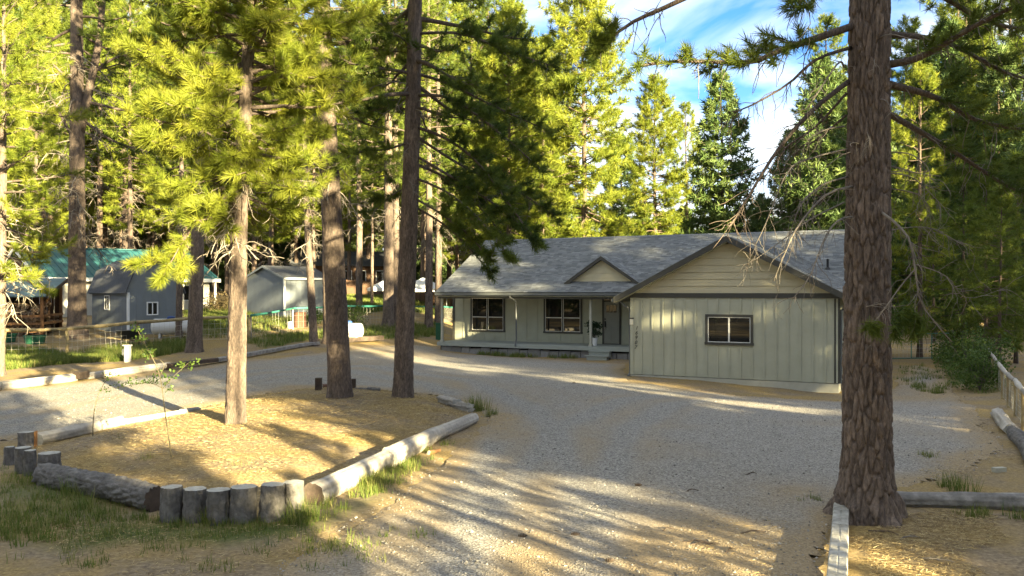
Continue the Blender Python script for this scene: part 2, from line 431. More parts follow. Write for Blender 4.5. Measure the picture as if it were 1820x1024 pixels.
ISLAND = wpoly([(8, 800), (70, 835), (280, 900), (540, 905), (845, 745), (830, 712), (760, 704), (640, 690), (540, 690), (440, 706), (350, 725), (70, 785)])
GRASS = [(wpoly([(-20, 830), (70, 850), (280, 915), (540, 925), (680, 860), (700, 880), (560, 950), (400, 975), (240, 965), (120, 985), (-30, 950)]), 1.0),
         (wpoly([(-60, 618), (120, 628), (240, 612), (330, 606), (330, 625), (240, 640), (110, 648), (-60, 664)]), 1.0),
         (wpoly([(430, 604), (560, 590), (700, 580), (780, 575), (780, 598), (700, 604), (640, 600), (560, 604), (470, 622)]), .9),
         (wpoly([(420, 601), (520, 583), (790, 560), (790, 530), (560, 530), (330, 545), (330, 600)]), .95),
         (wpoly([(1700, 600), (1725, 605), (1790, 690), (1750, 702), (1690, 690), (1660, 640)]), .9),
         (wpoly([(1590, 655), (1640, 650), (1690, 690), (1660, 700), (1620, 695)]), .35),
         (wpoly([(640, 850), (700, 815), (745, 800), (760, 830), (690, 870), (650, 880)]), .6)]
def gmask(x, y):
    m = np.zeros(np.shape(x))
    for P, s_ in GRASS: m = np.maximum(m, s_ * sstep(-.25, .5, pdist(x, y, P)))
    return m
def axis(lo, hi, step, far, growth=1.18):
    a = list(np.arange(lo, hi + step / 2, step)); s_ = step
    while a[-1] < far: s_ *= growth; a.append(a[-1] + s_)
    s_ = step
    while a[0] > -far: s_ *= growth; a.insert(0, a[0] - s_)
    return np.array(a)
gx, gy = axis(-26, 18, .2, 900), axis(5, 50, .2, 900)
X, Y = np.meshgrid(gx, gy); sh = X.shape
Z = hgt(X, Y)
near = (np.abs(X) < 60) & (Y > -10) & (Y < 90)
bumps = np.zeros(sh); ii = np.nonzero(near)
bumps[ii] = .035 * fbm2(X[ii], Y[ii], .9, 4) + .012 * fbm2(X[ii], Y[ii], 4.0, 2, 5.0)
isl = np.zeros(sh); isl[ii] = sstep(.1, 1.6, pdist(X[ii], Y[ii], ISLAND))
Z = Z + bumps + .16 * isl
drv = np.full(sh, -9.0); drv[ii] = pdist(X[ii], Y[ii], DRIVE)
Z = np.where(drv > .15, Z - .035 - bumps * .4, Z)
gr = np.zeros(sh); gr[ii] = gmask(X[ii], Y[ii]) * np.clip(.55 + 1.1 * fbm2(X[ii], Y[ii], .8, 3, 9.0), 0, 1)
far_g = (~near) & (Y > 40); gr[far_g] = .35
mb = MB()
n0, n1 = sh; i = np.arange(n0 - 1)[:, None] * n1; j = np.arange(n1 - 1)[None]
mb.add(np.stack([X, Y, Z], -1).reshape(-1, 3), np.stack([i + j, i + j + 1, i + n1 + j + 1, i + n1 + j], -1).reshape(-1, 4), tint=gr.ravel())

def ground_mat():
    m = bpy.data.materials.new('forest_floor'); m.use_nodes = True
    N, L = m.node_tree.nodes, m.node_tree.links; b = N['Principled BSDF']; b.inputs['Roughness'].default_value = .95; b.inputs['Specular IOR Level'].default_value = .15
    tcn = N.new('ShaderNodeTexCoord')
    def noise(s_, d=6, rg=.62):
        n = N.new('ShaderNodeTexNoise'); n.inputs['Scale'].default_value = s_; n.inputs['Detail'].default_value = d; n.inputs['Roughness'].default_value = rg
        L.new(tcn.outputs['Object'], n.inputs['Vector']); return n.outputs['Fac']
    def ramp(src, st):
        q = N.new('ShaderNodeValToRGB'); e = q.color_ramp.elements
        while len(e) < len(st): e.new(.5)
        for k, (p, c) in enumerate(st): e[k].position = p; e[k].color = (*c, 1)
        L.new(src, q.inputs[0]); return q.outputs[0]
    def mix(f, a, c):
        q = N.new('ShaderNodeMix'); q.data_type = 'RGBA'; L.new(f, q.inputs[0]); L.new(a, q.inputs[6]); L.new(c, q.inputs[7]); return q.outputs[2]
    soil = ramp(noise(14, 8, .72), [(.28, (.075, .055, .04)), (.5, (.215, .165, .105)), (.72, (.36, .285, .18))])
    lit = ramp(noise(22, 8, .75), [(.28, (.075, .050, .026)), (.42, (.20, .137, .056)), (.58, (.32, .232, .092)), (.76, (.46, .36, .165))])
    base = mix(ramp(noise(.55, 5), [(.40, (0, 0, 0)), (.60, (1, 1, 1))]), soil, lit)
    grs = ramp(noise(9, 8, .7), [(.3, (.035, .048, .014)), (.55, (.085, .105, .028)), (.75, (.17, .16, .06))])
    an = N.new('ShaderNodeAttribute'); an.attribute_name = 'tint'
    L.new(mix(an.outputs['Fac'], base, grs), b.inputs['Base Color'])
    bp = N.new('ShaderNodeBump'); bp.inputs['Strength'].default_value = .45; bp.inputs['Distance'].default_value = .04
    L.new(noise(26, 6, .7), bp.inputs['Height']); L.new(bp.outputs[0], b.inputs['Normal'])
    return m
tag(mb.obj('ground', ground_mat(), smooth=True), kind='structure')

dx = np.arange(-24, 17, .17); dy = np.arange(6, 46, .17)
X, Y = np.meshgrid(dx, dy); sh = X.shape
sdv = (pdist(X, Y, DRIVE).ravel() + .30 * fbm2(X, Y, .7, 4, 2.0) + .14 * fbm2(X, Y, 3.5, 2, 3.0)).reshape(sh)
Z = hgt(X, Y) + .012 + (.02 * fbm2(X, Y, .9, 4) + .008 * fbm2(X, Y, 5., 2, 8.)).reshape(sh)
Z = np.where(sdv < .25, Z - .06 * (1 - sstep(-.1, .25, sdv)), Z)
n0, n1 = sh; i = np.arange(n0 - 1)[:, None] * n1; j = np.arange(n1 - 1)[None]
q = np.stack([i + j, i + j + 1, i + n1 + j + 1, i + n1 + j], -1).reshape(-1, 4)
q = q[(sdv.ravel()[q] > -.05).all(1)]
# brown litter worn into the gravel: its rim, the foreground right of centre, the track beside the fence
wear = np.maximum(1 - sstep(.0, 1.1, sdv), 0)
for (a, b_, rx, k) in ((1250, 1000, 2.6, .75), (1650, 700, 3.2, .7), (1400, 880, 1.2, .5), (650, 980, 2.2, .5), (700, 625, 3.0, .55), (1450, 705, 1.6, .6)):
    c = G(a, b_); wear = np.maximum(wear, k * np.exp(-((X - c[0]) ** 2 + (Y - c[1]) ** 2) / rx ** 2))
def pline(P):
    d = np.full(X.shape, 99.0)
    for a, c in zip(P[:-1], P[1:]):
        a = np.array(a); c = np.array(c); ab = c - a; t = np.clip(((X - a[0]) * ab[0] + (Y - a[1]) * ab[1]) / (ab @ ab), 0, 1)
        d = np.minimum(d, np.hypot(X - a[0] - t * ab[0], Y - a[1] - t * ab[1]))
    return d
for route in ([(960, 1060), (975, 930), (1010, 830), (1060, 760), (1150, 715), (1250, 705)], [(900, 1060), (930, 880), (935, 790), (900, 730), (800, 680), (640, 655), (450, 665), (250, 700), (0, 745)]):
    d = pline(wpoly(route)); rut = np.exp(-((d - .78) / .24) ** 2); wear = wear + .30 * np.exp(-(d / .40) ** 2) + .16 * np.exp(-((d - 1.35) / .3) ** 2) - .45 * rut
wear = np.clip(.06 + .30 * sstep(-.1, .5, fbm2(X, Y, .35, 4, 16.).reshape(sh)) + wear * (1.1 + .9 * fbm2(X, Y, 1.1, 4, 6.).reshape(sh)), 0, 1)
used, inv = np.unique(q, return_inverse=True)
mb = MB(); mb.add(np.stack([X, Y, Z], -1).reshape(-1, 3)[used], inv.reshape(-1, 4), tint=wear.ravel()[used])
def gravel_mat():
    m = bpy.data.materials.new('gravel'); m.use_nodes = True
    N, L = m.node_tree.nodes, m.node_tree.links; b = N['Principled BSDF']; b.inputs['Roughness'].default_value = .9; b.inputs['Specular IOR Level'].default_value = .2
    tcn = N.new('ShaderNodeTexCoord')
    def vor(s_):
        n = N.new('ShaderNodeTexVoronoi'); n.inputs['Scale'].default_value = s_; L.new(tcn.outputs['Object'], n.inputs['Vector']); return n
    def noise(s_, d=6, rg=.62):
        n = N.new('ShaderNodeTexNoise'); n.inputs['Scale'].default_value = s_; n.inputs['Detail'].default_value = d; n.inputs['Roughness'].default_value = rg
        L.new(tcn.outputs['Object'], n.inputs['Vector']); return n.outputs['Fac']
    def ramp(src, st):
        q_ = N.new('ShaderNodeValToRGB'); e = q_.color_ramp.elements
        while len(e) < len(st): e.new(.5)
        for k, (p, c) in enumerate(st): e[k].position = p; e[k].color = (*c, 1)
        L.new(src, q_.inputs[0]); return q_.outputs[0]
    def mix(f, a, c):
        q_ = N.new('ShaderNodeMix'); q_.data_type = 'RGBA'
        if isinstance(f, float): q_.inputs[0].default_value = f
        else: L.new(f, q_.inputs[0])
        L.new(a, q_.inputs[6]); L.new(c, q_.inputs[7]); return q_.outputs[2]
    v = vor(42); sx = N.new('ShaderNodeSeparateColor'); L.new(v.outputs['Color'], sx.inputs[0])
    peb = ramp(sx.outputs[0], [(0, (.075, .071, .063)), (.5, (.205, .194, .172)), (1, (.42, .40, .36))])
    dust = ramp(noise(3.0, 7, .65), [(.3, (.17, .158, .138)), (.7, (.285, .262, .226))])
    base = mix(.30, peb, dust)
    lit = ramp(noise(20, 8, .75), [(.30, (.13, .095, .06)), (.5, (.27, .205, .12)), (.72, (.40, .315, .19))])
    an = N.new('ShaderNodeAttribute'); an.attribute_name = 'tint'
    L.new(mix(an.outputs['Fac'], base, lit), b.inputs['Base Color'])
    bp = N.new('ShaderNodeBump'); bp.inputs['Strength'].default_value = .6; bp.inputs['Distance'].default_value = .02
    L.new(v.outputs['Distance'], bp.inputs['Height']); L.new(bp.outputs[0], b.inputs['Normal'])
    return m
tag(mb.obj('gravel_driveway', gravel_mat(), smooth=True), kind='structure')

# ------------------------------------------------------------------ the house (u along the front, v towards the back, z up)
TH = R(27.3); cT, sT = math.cos(TH), math.sin(TH)
HO = at(1122, HOR, 32.0); HO[2] = 0
LG = 7.16
house = empty('ranch_house', tuple(HO), 'sage green board and batten ranch house with grey shingle roof and front gables', 'house', rz=-TH)
def huz(px, py, v):
    """u and z of a photo point on the house plane at depth v"""
    k = (px - 910) / F; bx, by = HO[0] + sT * v, HO[1] + cT * v
    u = (k * by - bx) / (cT + k * sT); return u, HC + (HOR - py) / F * (by - u * sT)
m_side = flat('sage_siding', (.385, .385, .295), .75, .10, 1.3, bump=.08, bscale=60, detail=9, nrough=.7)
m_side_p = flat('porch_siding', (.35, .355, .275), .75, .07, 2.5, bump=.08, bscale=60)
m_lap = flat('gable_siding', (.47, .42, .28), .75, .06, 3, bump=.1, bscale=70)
m_trim = flat('dark_trim', (.058, .056, .047), .6, .1, 3)
m_shing = material('asphalt_shingle', [(0, (.085, .090, .090)), (.5, (.168, .175, .173)), (1, (.28, .285, .278))], scale=30, a_noise=.35, a_tint=.65, rough=.95, bump=.3, bscale=120)
m_white = flat('vinyl_white', (.62, .61, .57), .45, .04)
m_gut = flat('gutter_paint', (.105, .112, .110), .45, .08)
m_deck = flat('deck_board', (.27, .29, .26), .8, .12, 5, stretch=(.3, 3, 3))
m_post = flat('post_paint', (.36, .355, .29), .7, .08)
m_conc = flat('foundation_paint', (.40, .385, .31), .9, .12, 2.5)
m_skirt = flat('skirting_stone', (.20, .195, .19), .9, .3, 6, bump=.5, bscale=25, a_tint=.5, a_noise=.6)
m_dark = flat('under_deck_shade', (.015, .014, .013), .9, .1)
m_glass = material('window_glass', [(0, (.010, .010, .010)), (1, (.016, .016, .015))], rough=.015, spec=.5, ior=1.55)
m_black = flat('black_metal', (.02, .02, .02), .4, .1)
m_door = flat('door_paint', (.22, .22, .185), .5, .05)
m_brass = flat('brushed_nickel', (.5, .48, .42), .3, .05, metal=1.0)
m_light = flat('frosted_glass_shade', (.75, .70, .55), .3, .04)

ZG, VW, VE, VR, ZE, ZR = .10, 9.5, 7.2, 12.4, 3.10, 5.98
UL, UR = -13.0, LG
PITCH = (ZR - ZE) / (VR - VE)
ZF = .55
# bodies behind the cladding
b = MB(); b.box(0.02, LG - .02, .04, VW, ZG, 2.98); b.obj('garage_wall', m_side, house)
uw = huz(806, 560, VW)[0]
b = MB(); b.box(uw + .02, LG - .03, VW + .04, 15.2, .2, 3.6); b.obj('rear_wall', m_side_p, house)
def gable_prism(mb_, u0, u1, v0, v1, zb, za, **k):
    mb_.poly([(u0, v0, zb), (u1, v0, zb), ((u0 + u1) / 2, v0, za)], (0, v1 - v0, 0), **k)
GZE, GZA = 2.76, 5.0                        # garage roof plane at the wall line, and its apex
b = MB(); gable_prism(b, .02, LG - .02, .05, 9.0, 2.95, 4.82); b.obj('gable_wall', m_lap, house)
b = MB(); b.poly([(UL + .35, VE + 2.35, 3.5), (UL + .35, 15.2, 3.5), (UL + .35, VR, ZR - .15)], (LG - UL - .45, 0, 0)); b.obj('attic_wall', m_lap, house)
# garage foundation
b = MB(); b.box(-.02, LG + .02, -.03, .6, -.5, ZG - .02); b.obj('foundation', m_conc, house)
# garage siding: panels and battens, each its own piece
win = (huz(1254, 559, 0)[0], huz(1339, 559, 0)[0], huz(1295, 613, 0)[1], huz(1295, 560, 0)[1])
nb = 18; us = np.linspace(0, LG, nb + 1)
ZT = 2.92
for k in range(nb):
    b = MB(); b.box(us[k] + .002, us[k + 1] - .002, 0, .03, ZG, ZT - .02); b.obj('siding_panel', m_side, house)
for k in range(nb + 1):
    u = min(max(us[k], .03), LG - .03)
    for z0, z1 in (((ZG + .01, win[2] - .11), (win[3] + .11, ZT - .03)) if win[0] - .05 < u < win[1] + .05 else ((ZG + .01, ZT - .03),)):
        b = MB(); b.box(u - .026, u + .026, -.036, 0.001, z0, z1); b.obj('batten', m_side, house)
b = MB(); b.box(-.05, LG + .05, -.045, .02, ZT - .02, ZT + .15); b.obj('trim_band', m_trim, house)
b = MB(); b.box(-.03, .09, -.03, -.024, ZG, ZT - .025); b.obj('corner_board', m_side, house)
b = MB(); b.box(LG - .12, LG + .05, -.034, .1, ZG, ZT - .025); b.obj('corner_board', m_trim, house)
# gable lap boards
apx = LG / 2; slope = (4.95 - 2.78) / (LG / 2 + .05)
zz = np.arange(ZT + .15, 4.70, .245)
for k, z0 in enumerate(zz):
    z1 = min(z0 + .237, 4.80)
    def half(z): return max(.02, (4.86 - z) / .52)
    a0, a1 = half(z0), half(z1)
    b = MB(); b.add([(apx - a0, -.030, z0), (apx + a0, -.030, z0), (apx + a1, -.004, z1), (apx - a1, -.004, z1), (apx - a0, .03, z0), (apx + a0, .03, z0), (apx + a1, .03, z1), (apx - a1, .03, z1)],
                    [(0, 1, 2, 3), (4, 7, 6, 5), (0, 4, 5, 1), (3, 2, 6, 7), (0, 3, 7, 4), (1, 5, 6, 2)])
    b.obj('lap_board', m_lap, house)

def shingles(mb_, A, along_, up, width, length, r, course=.125, tab=.24, clip=None, lift=.010):
    along_ = nrm(along_); up = nrm(up); nn = nrm(np.cross(along_, up))
    if nn[2] < 0: nn = -nn
    nc = int(length / course); ov = course * 1.25
    for c in range(nc):
        x = -tab * r.rand()
        tone = r.randn() * .05
        while x < width:
            w_ = tab * (.6 + .8 * r.rand()); x0, x1 = max(x, 0), min(x + w_ - .004, width); x += w_
            if x1 - x0 < .03: continue
            p = A + up * c * course
            if clip is not None and not clip(p + along_ * (x0 + x1) / 2 + up * course * .5): continue
            t = lift * (.6 + .9 * r.rand())
            a0 = p + along_ * x0; a1 = p + along_ * x1; l = min(ov, length - c * course)
            v = [a0, a1, a1 + nn * (t + .012), a0 + nn * (t + .012), a1 + up * l + nn * .003, a0 + up * l + nn * .003]
            mb_.add(v, [(0, 1, 2, 3), (3, 2, 4, 5)], t=[(1, 4, 2), (0, 3, 5)], tint=np.clip(.5 + tone + .24 * r.randn(), 0, 1))
rr_ = np.random.RandomState(5)
sl = math.hypot(VR - VE, ZR - ZE); upv = np.array([0, (VR - VE), (ZR - ZE)]) / sl
# main roof slab (front and back planes) then its shingle courses
b = MB(); n_ = np.array([0, -upv[2], upv[1]])
b.poly([(UL, VE, ZE - .03), (UL, VR, ZR - .03), (UL, VR + VR - VE, ZE - .03), (UL, VR + VR - VE, ZE - .16), (UL, VR, ZR - .18), (UL, VE, ZE - .16)], (LG + .35 - UL, 0, 0))
roof = b.obj('roof', m_trim, house)
b = MB(); shingles(b, np.array([UL - .02, VE - .03, ZE - .025]), np.array([1., 0, 0]), upv, LG + .39 - UL, sl + .02, rr_,
                   clip=lambda p: not (p[2] < 4.95 - .52 * abs(p[0] - apx) - .12 and p[0] > -.4))
shingles(b, np.array([LG + .37, VR + VR - VE, ZE - .025]), np.array([-1., 0, 0]), np.array([0, -upv[1], upv[2]]), LG + .39 - UL, sl + .02, rr_, course=.6, tab=1.2)
tag(b.obj('shingles', m_shing, roof), kind='stuff')
b = MB()
for k in range(int((LG + .39 - UL) / .28)):
    u = UL - .02 + k * .28
    for sg in (-1, 1):
        b.add([(u, VR, ZR + .015), (u + .3, VR, ZR + .004), (u + .3, VR + sg * .15, ZR - .075), (u, VR + sg * .15, ZR - .06)], [(0, 1, 2, 3)], tint=rr_.rand() * .5 + .1)
tag(b.obj('ridge_cap', m_shing, roof), kind='stuff')
# garage roof
GO = .42; V1 = 11.0
b = MB()
for sg in (-1, 1):
    ue = apx + sg * (LG / 2 + .5); zr_ = 5.06; ze = zr_ - .52 * (LG / 2 + .5)
    b.poly([(apx, -GO, zr_ - .02), (ue, -GO, ze - .02), (ue, -GO, ze - .15), (apx, -GO, zr_ - .16)], (0, V1 + GO, 0))
groof = b.obj('garage_roof', m_trim, house)
b = MB()
for sg in (-1, 1):
    ue = apx + sg * (LG / 2 + .5); ze = 5.06 - .52 * (LG / 2 + .5); sl2 = math.hypot(ue - apx, 5.06 - ze)
    up2 = np.array([apx - ue, 0, 5.06 - ze]) / sl2
    shingles(b, np.array([ue, -GO - .02, ze - .015]), np.array([0, 1., 0]), up2, V1 + GO, sl2, rr_, clip=lambda p: ZE + PITCH * (p[1] - VE) < p[2] + .15)
tag(b.obj('shingles', m_shing, groof), kind='stuff')
for sg in (-1, 1):
    ue = apx + sg * (LG / 2 + .53); b = MB()
    b.poly([(apx, -GO - .03, 5.04), (ue, -GO - .03, 5.04 - .52 * (LG / 2 + .53)), (ue, -GO - .03, 4.84 - .52 * (LG / 2 + .53)), (apx, -GO - .03, 4.84)], (0, .028, 0))
    b.obj('rake_board', m_trim, house)
    b = MB()
    b.poly([(apx, -GO, 4.88), (ue, -GO, 4.88 - .52 * (LG / 2 + .53)), (ue, -GO, 4.85 - .52 * (LG / 2 + .53)), (apx, -GO, 4.85)], (0, GO - .05, 0))
    b.obj('soffit', m_side_p, house)
# small dormer gable
du0, du1, dv, dz0, dza = huz(1003.5, 505, 7.9)[0], huz(1136.5, 505, 7.9)[0], 8.1, 3.52, 4.78
dc = (du0 + du1) / 2; hw = (du1 - du0) / 2; dsl = (dza - dz0) / hw
dorm_w = MB(); dorm_w.poly([(du0 + .25, dv, dz0 - .1), (du1 - .25, dv, dz0 - .1), (du1 - .25, dv, dz0 + .06), (dc, dv, dza - .14), (du0 + .25, dv, dz0 + .06)], (0, 2.0, 0))
dorm = dorm_w.obj('dormer', m_lap, house)
for z0 in np.arange(dz0 + .0, dza - .35, .235):
    z1 = z0 + .228; a0 = (dza - .14 - z0) / dsl; a1 = max(.02, (dza - .14 - z1) / dsl); a0 = min(a0, hw - .3)
    b = MB(); b.add([(dc - a0, dv - .03, z0), (dc + a0, dv - .03, z0), (dc + a1, dv - .008, z1), (dc - a1, dv - .008, z1), (dc - a0, dv, z0), (dc + a0, dv, z0)], [(0, 1, 2, 3), (0, 4, 5, 1)])
    b.obj('lap_board', m_lap, dorm)
b = MB(); b.box(du0 + .3, du1 - .3, dv - .05, dv + .02, dz0 - .1, dz0 - .005); b.obj('trim_band', m_trim, dorm)
b2 = MB()
for sg in (-1, 1):
    ue = dc + sg * hw; b = MB()
    b.poly([(dc, dv - .26, dza), (ue, dv - .26, dz0), (ue, dv - .26, dz0 - .17), (dc, dv - .26, dza - .17)], (0, .03, 0)); b.obj('rake_board', m_trim, dorm)
    b = MB(); b.poly([(dc, dv - .22, dza - .01), (ue, dv - .22, dz0 - .01), (ue, dv - .22, dz0 - .10), (dc, dv - .22, dza - .10)], (0, 3.0, 0)); b.obj('roof_slab', m_trim, dorm)
    up2 = nrm([dc - ue, 0, dza - dz0])
    shingles(b2, np.array([ue, dv - .28, dz0 - .005]), np.array([0, 1., 0]), up2, 3.0, math.hypot(hw, dza - dz0), rr_, clip=lambda p: ZE + PITCH * (p[1] - VE) < p[2] + .12)
tag(b2.obj('shingles', m_shing, dorm), kind='stuff')
# eave gutter, porch soffit, fascia
b = MB(); b.box(UL, -.3, VE - .12, VE, ZE - .17, ZE - .05); b.obj('gutter', m_gut, house)
b = MB(); b.box(UL + .1, .0, VE + .02, VW, ZE - .24, ZE - .20); b.obj('porch_ceiling', m_side_p, house)
b = MB(); b.box(UL + .05, .0, VE + .12, VE + .3, ZE - .34, ZE - .242); b.obj('porch_beam', m_trim, house)
# porch wall: panels and battens
wins = [(huz(838, 560, VW)[0], huz(897, 560, VW)[0], huz(867, 589, VW)[1], huz(867, 527, VW)[1]), (huz(968, 560, VW)[0], huz(1034, 560, VW)[0], huz(1000, 592, VW)[1], huz(1000, 526, VW)[1])]
dr = (huz(1071, 570, VW)[0], huz(1104, 570, VW)[0], ZF, huz(1087, 537, VW)[1]); tr_top = huz(1087, 525, VW)[1]
npan = 20; us = np.linspace(uw, -.9, npan + 1)
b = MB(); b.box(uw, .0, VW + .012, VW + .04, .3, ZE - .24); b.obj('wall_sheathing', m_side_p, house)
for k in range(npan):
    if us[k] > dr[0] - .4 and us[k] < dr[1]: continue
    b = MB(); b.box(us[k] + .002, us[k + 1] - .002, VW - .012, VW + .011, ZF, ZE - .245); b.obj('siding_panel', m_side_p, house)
for k in range(npan + 1):
    u = us[k]; segs = [(ZF, ZE - .25)]
    if dr[0] - .12 < u < dr[1] + .12: continue
    for (a0, a1, z0, z1) in wins:
        if a0 - .08 < u < a1 + .08: segs = [(ZF, z0 - .12), (z1 + .12, ZE - .25)]
    for z0, z1 in segs:
        if z1 - z0 > .05: b = MB(); b.box(u - .024, u + .024, VW - .034, VW - .012, z0, z1); b.obj('batten', m_side_p, house)
b = MB(); b.box(uw - .03, uw + .10, VW - .042, VW + .1, .3, ZE - .25); b.obj('corner_board', m_trim, house)

def window(name, u0, u1, z0, z1, v, parent, cols=2, rail=None, trim=.09):
    """trim, white sashes, panes; the whole stands proud of the wall face at v"""
    fr = MB()
    fr.box(u0 - trim, u1 + trim, v - .055, v, z1, z1 + trim); fr.box(u0 - trim - .02, u1 + trim + .02, v - .065, v, z0 - trim, z0)
    fr.box(u0 - trim, u0, v - .05, v, z0, z1); fr.box(u1, u1 + trim, v - .05, v, z0, z1)
    wn = fr.obj('window', m_trim, parent)
    wdt = (u1 - u0) / cols
    for k in range(cols):
        a, c = u0 + k * wdt, u0 + (k + 1) * wdt; s_ = MB(); t = .027
        if rail and k: a += .03
        if rail and k < cols - 1: c -= .03
        s_.box(a, a + t, v - .035, v, z0, z1); s_.box(c - t, c, v - .035, v, z0, z1)
        s_.box(a + t, c - t, v - .033, v, z0, z0 + t); s_.box(a + t, c - t, v - .033, v, z1 - t, z1)
        if rail: zr = z0 + (z1 - z0) * rail; s_.box(a + t, c - t, v - .037, v, zr - .022, zr + .022)
        s_.obj('sash', m_white, wn)
        segs = [(z0 + t, z1 - t)] if not rail else [(z0 + t, zr - .022), (zr + .022, z1 - t)]
        for p0, p1 in segs:
            g = MB(); g.box(a + t, c - t, v - .018 if p0 < z0 + .1 else v - .024, v - .004, p0, p1); g.obj('pane', m_glass, wn)
    if cols == 2 and rail:
        s_ = MB(); mid = (u0 + u1) / 2; s_.box(mid - .03, mid + .03, v - .045, v, z0, z1); s_.obj('mullion', m_trim if rail else m_white, wn)
    return wn
for wv in wins: window('window', wv[0] + .06, wv[1] - .06, wv[2] + .07, wv[3] - .06, VW - .012, house, 2, .40)
window('window', win[0] + .09, win[1] - .09, win[2] + .08, win[3] - .07, -.004, house, 2, None)
# front door with a transom
d0, d1 = dr[0] + .09, dr[1] - .09
b = MB(); b.box(dr[0], d0, VW - .06, VW, ZF, tr_top); b.box(d1, dr[1], VW - .06, VW, ZF, tr_top); b.box(d0, d1, VW - .058, VW, dr[3], dr[3] + .07); b.box(d0, d1, VW - .058, VW, tr_top - .06, tr_top)
b.box(d0, d1, VW - .10, VW - .02, ZF, ZF + .03)
df = b.obj('door_frame', m_trim, house)
for k in range(3):
    a = d0 + (d1 - d0) * k / 3; b = MB(); b.box(a + .02, a + (d1 - d0) / 3 - .02, VW - .03, VW - .01, dr[3] + .085, tr_top - .075); b.obj('pane', m_glass, df)
b = MB(); b.box(d0 + .005, d1 - .005, VW - .04, VW, ZF + .035, dr[3] - .005)
for a, c in ((d0 + .11, d0 + .42), (d0 + .50, d1 - .11)):
    pass
door = b.obj('front_door', m_door, house)
dw = d1 - d0; zt = dr[3]
for a, c in ((.12, .47), (.53, .88)):
    b = MB(); b.box(d0 + dw * a, d0 + dw * c, VW - .050, VW - .04, ZF + .18, zt - .72); b.obj('door_panel', m_door, door)
for k in range(3):
    a = d0 + dw * (.16 + .235 * k); b = MB(); b.box(a, a + dw * .20, VW - .046, VW - .04, zt - .50, zt - .16); b.obj('pane', m_glass, door)
b = MB(); b.box(d0 + dw * .13, d0 + dw * .87, VW - .065, VW - .04, zt - .58, zt - .53); b.obj('door_shelf', m_door, door)
b = MB(); b.tube([(d0 + .07, VW - .10, ZF + .78), (d0 + .07, VW - .12, ZF + .90), (d0 + .07, VW - .10, ZF + 1.05)], .016, 8); b.box(d0 + .03, d0 + .11, VW - .055, VW - .04, ZF + .74, ZF + 1.12); b.tube([(d0 + .07, VW - .04, ZF + 1.22), (d0 + .07, VW - .075, ZF + 1.22)], .035, 12)
b.obj('door_handle', m_black, door)
b = MB(); b.tube([(d0 + .07, VW - .05, ZF + .80), (d0 + .07, VW - .11, ZF + .80)], .04, 12); b.obj('door_knob', m_brass, door)
# porch deck: boards, fascia, stone skirting, steps
VD = 7.55; ur_ = -.06
ul = huz(778, 608, VD)[0]
for k in range(14):
    v0 = VD + k * .139; b = MB(); b.box(ul, ur_, v0 + .003, v0 + .134, ZF - .035, ZF - .002 * (k % 2)); b.obj('deck_board', m_deck, house)
b = MB(); b.box(ul - .02, ur_, VD - .04, VD, ZF - .20, ZF - .012); b.obj('deck_fascia', m_deck, house)
b = MB(); b.box(ul + .02, ur_, VD + .25, VD + 1.8, -.2, ZF - .05); b.obj('crawl_shade_block', m_dark, house)  # near-black block standing in for the shade under the deck
u = ul + .15; k = 0
while u < ur_ - .1:
    wd_ = .42 + .25 * rr_.rand(); X0 = HO + np.array([cT * u + sT * VD, -sT * u + cT * VD, 0]); zb = float(hgt(X0[0], X0[1])) - .15
    b = MB(); jt = .02 * rr_.rand(); hgt_ = max(.1, ZF - .23 - zb - .07 * rr_.rand())
    b.add([(u, VD + .1 - jt, zb), (u + wd_ - .03, VD + .1, zb), (u + wd_ - .03, VD + .1, zb + hgt_), (u + .02, VD + .08, zb + hgt_ * .96), (u, VD + .3, zb), (u + wd_ - .03, VD + .3, zb), (u + wd_ - .03, VD + .3, zb + hgt_), (u, VD + .3, zb + hgt_)],
          [(0, 1, 2, 3), (0, 4, 5, 1), (3, 2, 6, 7), (0, 3, 7, 4), (1, 5, 6, 2)], tint=rr_.rand()); b.obj('skirting_stone', m_skirt, house); u += wd_
su0, su1 = huz(1046, 625, VD - .3)[0], huz(1084, 625, VD - .3)[0]
for k, (zt_, dv_) in enumerate(((.36, .32), (.17, .62))):
    b = MB(); b.box(su0 - .05 * k, su1 + .04 * k, VD - .04 - dv_, VD - .045 - .3 * k, zt_ - .04, zt_); b.obj('step_tread', m_deck, house)
    b = MB(); b.box(su0 + .03, su1 - .03, VD - dv_, VD - .05 - .3 * k, zt_ - .30, zt_ - .042); b.obj('step_riser', m_deck, house)
# porch posts
for px_, vv in ((786, VD + .12), (1050, VD + .1)):
    u = huz(px_, 560, vv)[0]; b = MB(); b.box(u - .055, u + .055, vv - .055, vv + .055, ZF, ZE - .342)
    b.box(u - .085, u + .085, vv - .085, vv + .085, ZF + .001, ZF + .09); b.obj('porch_post', m_post, house)
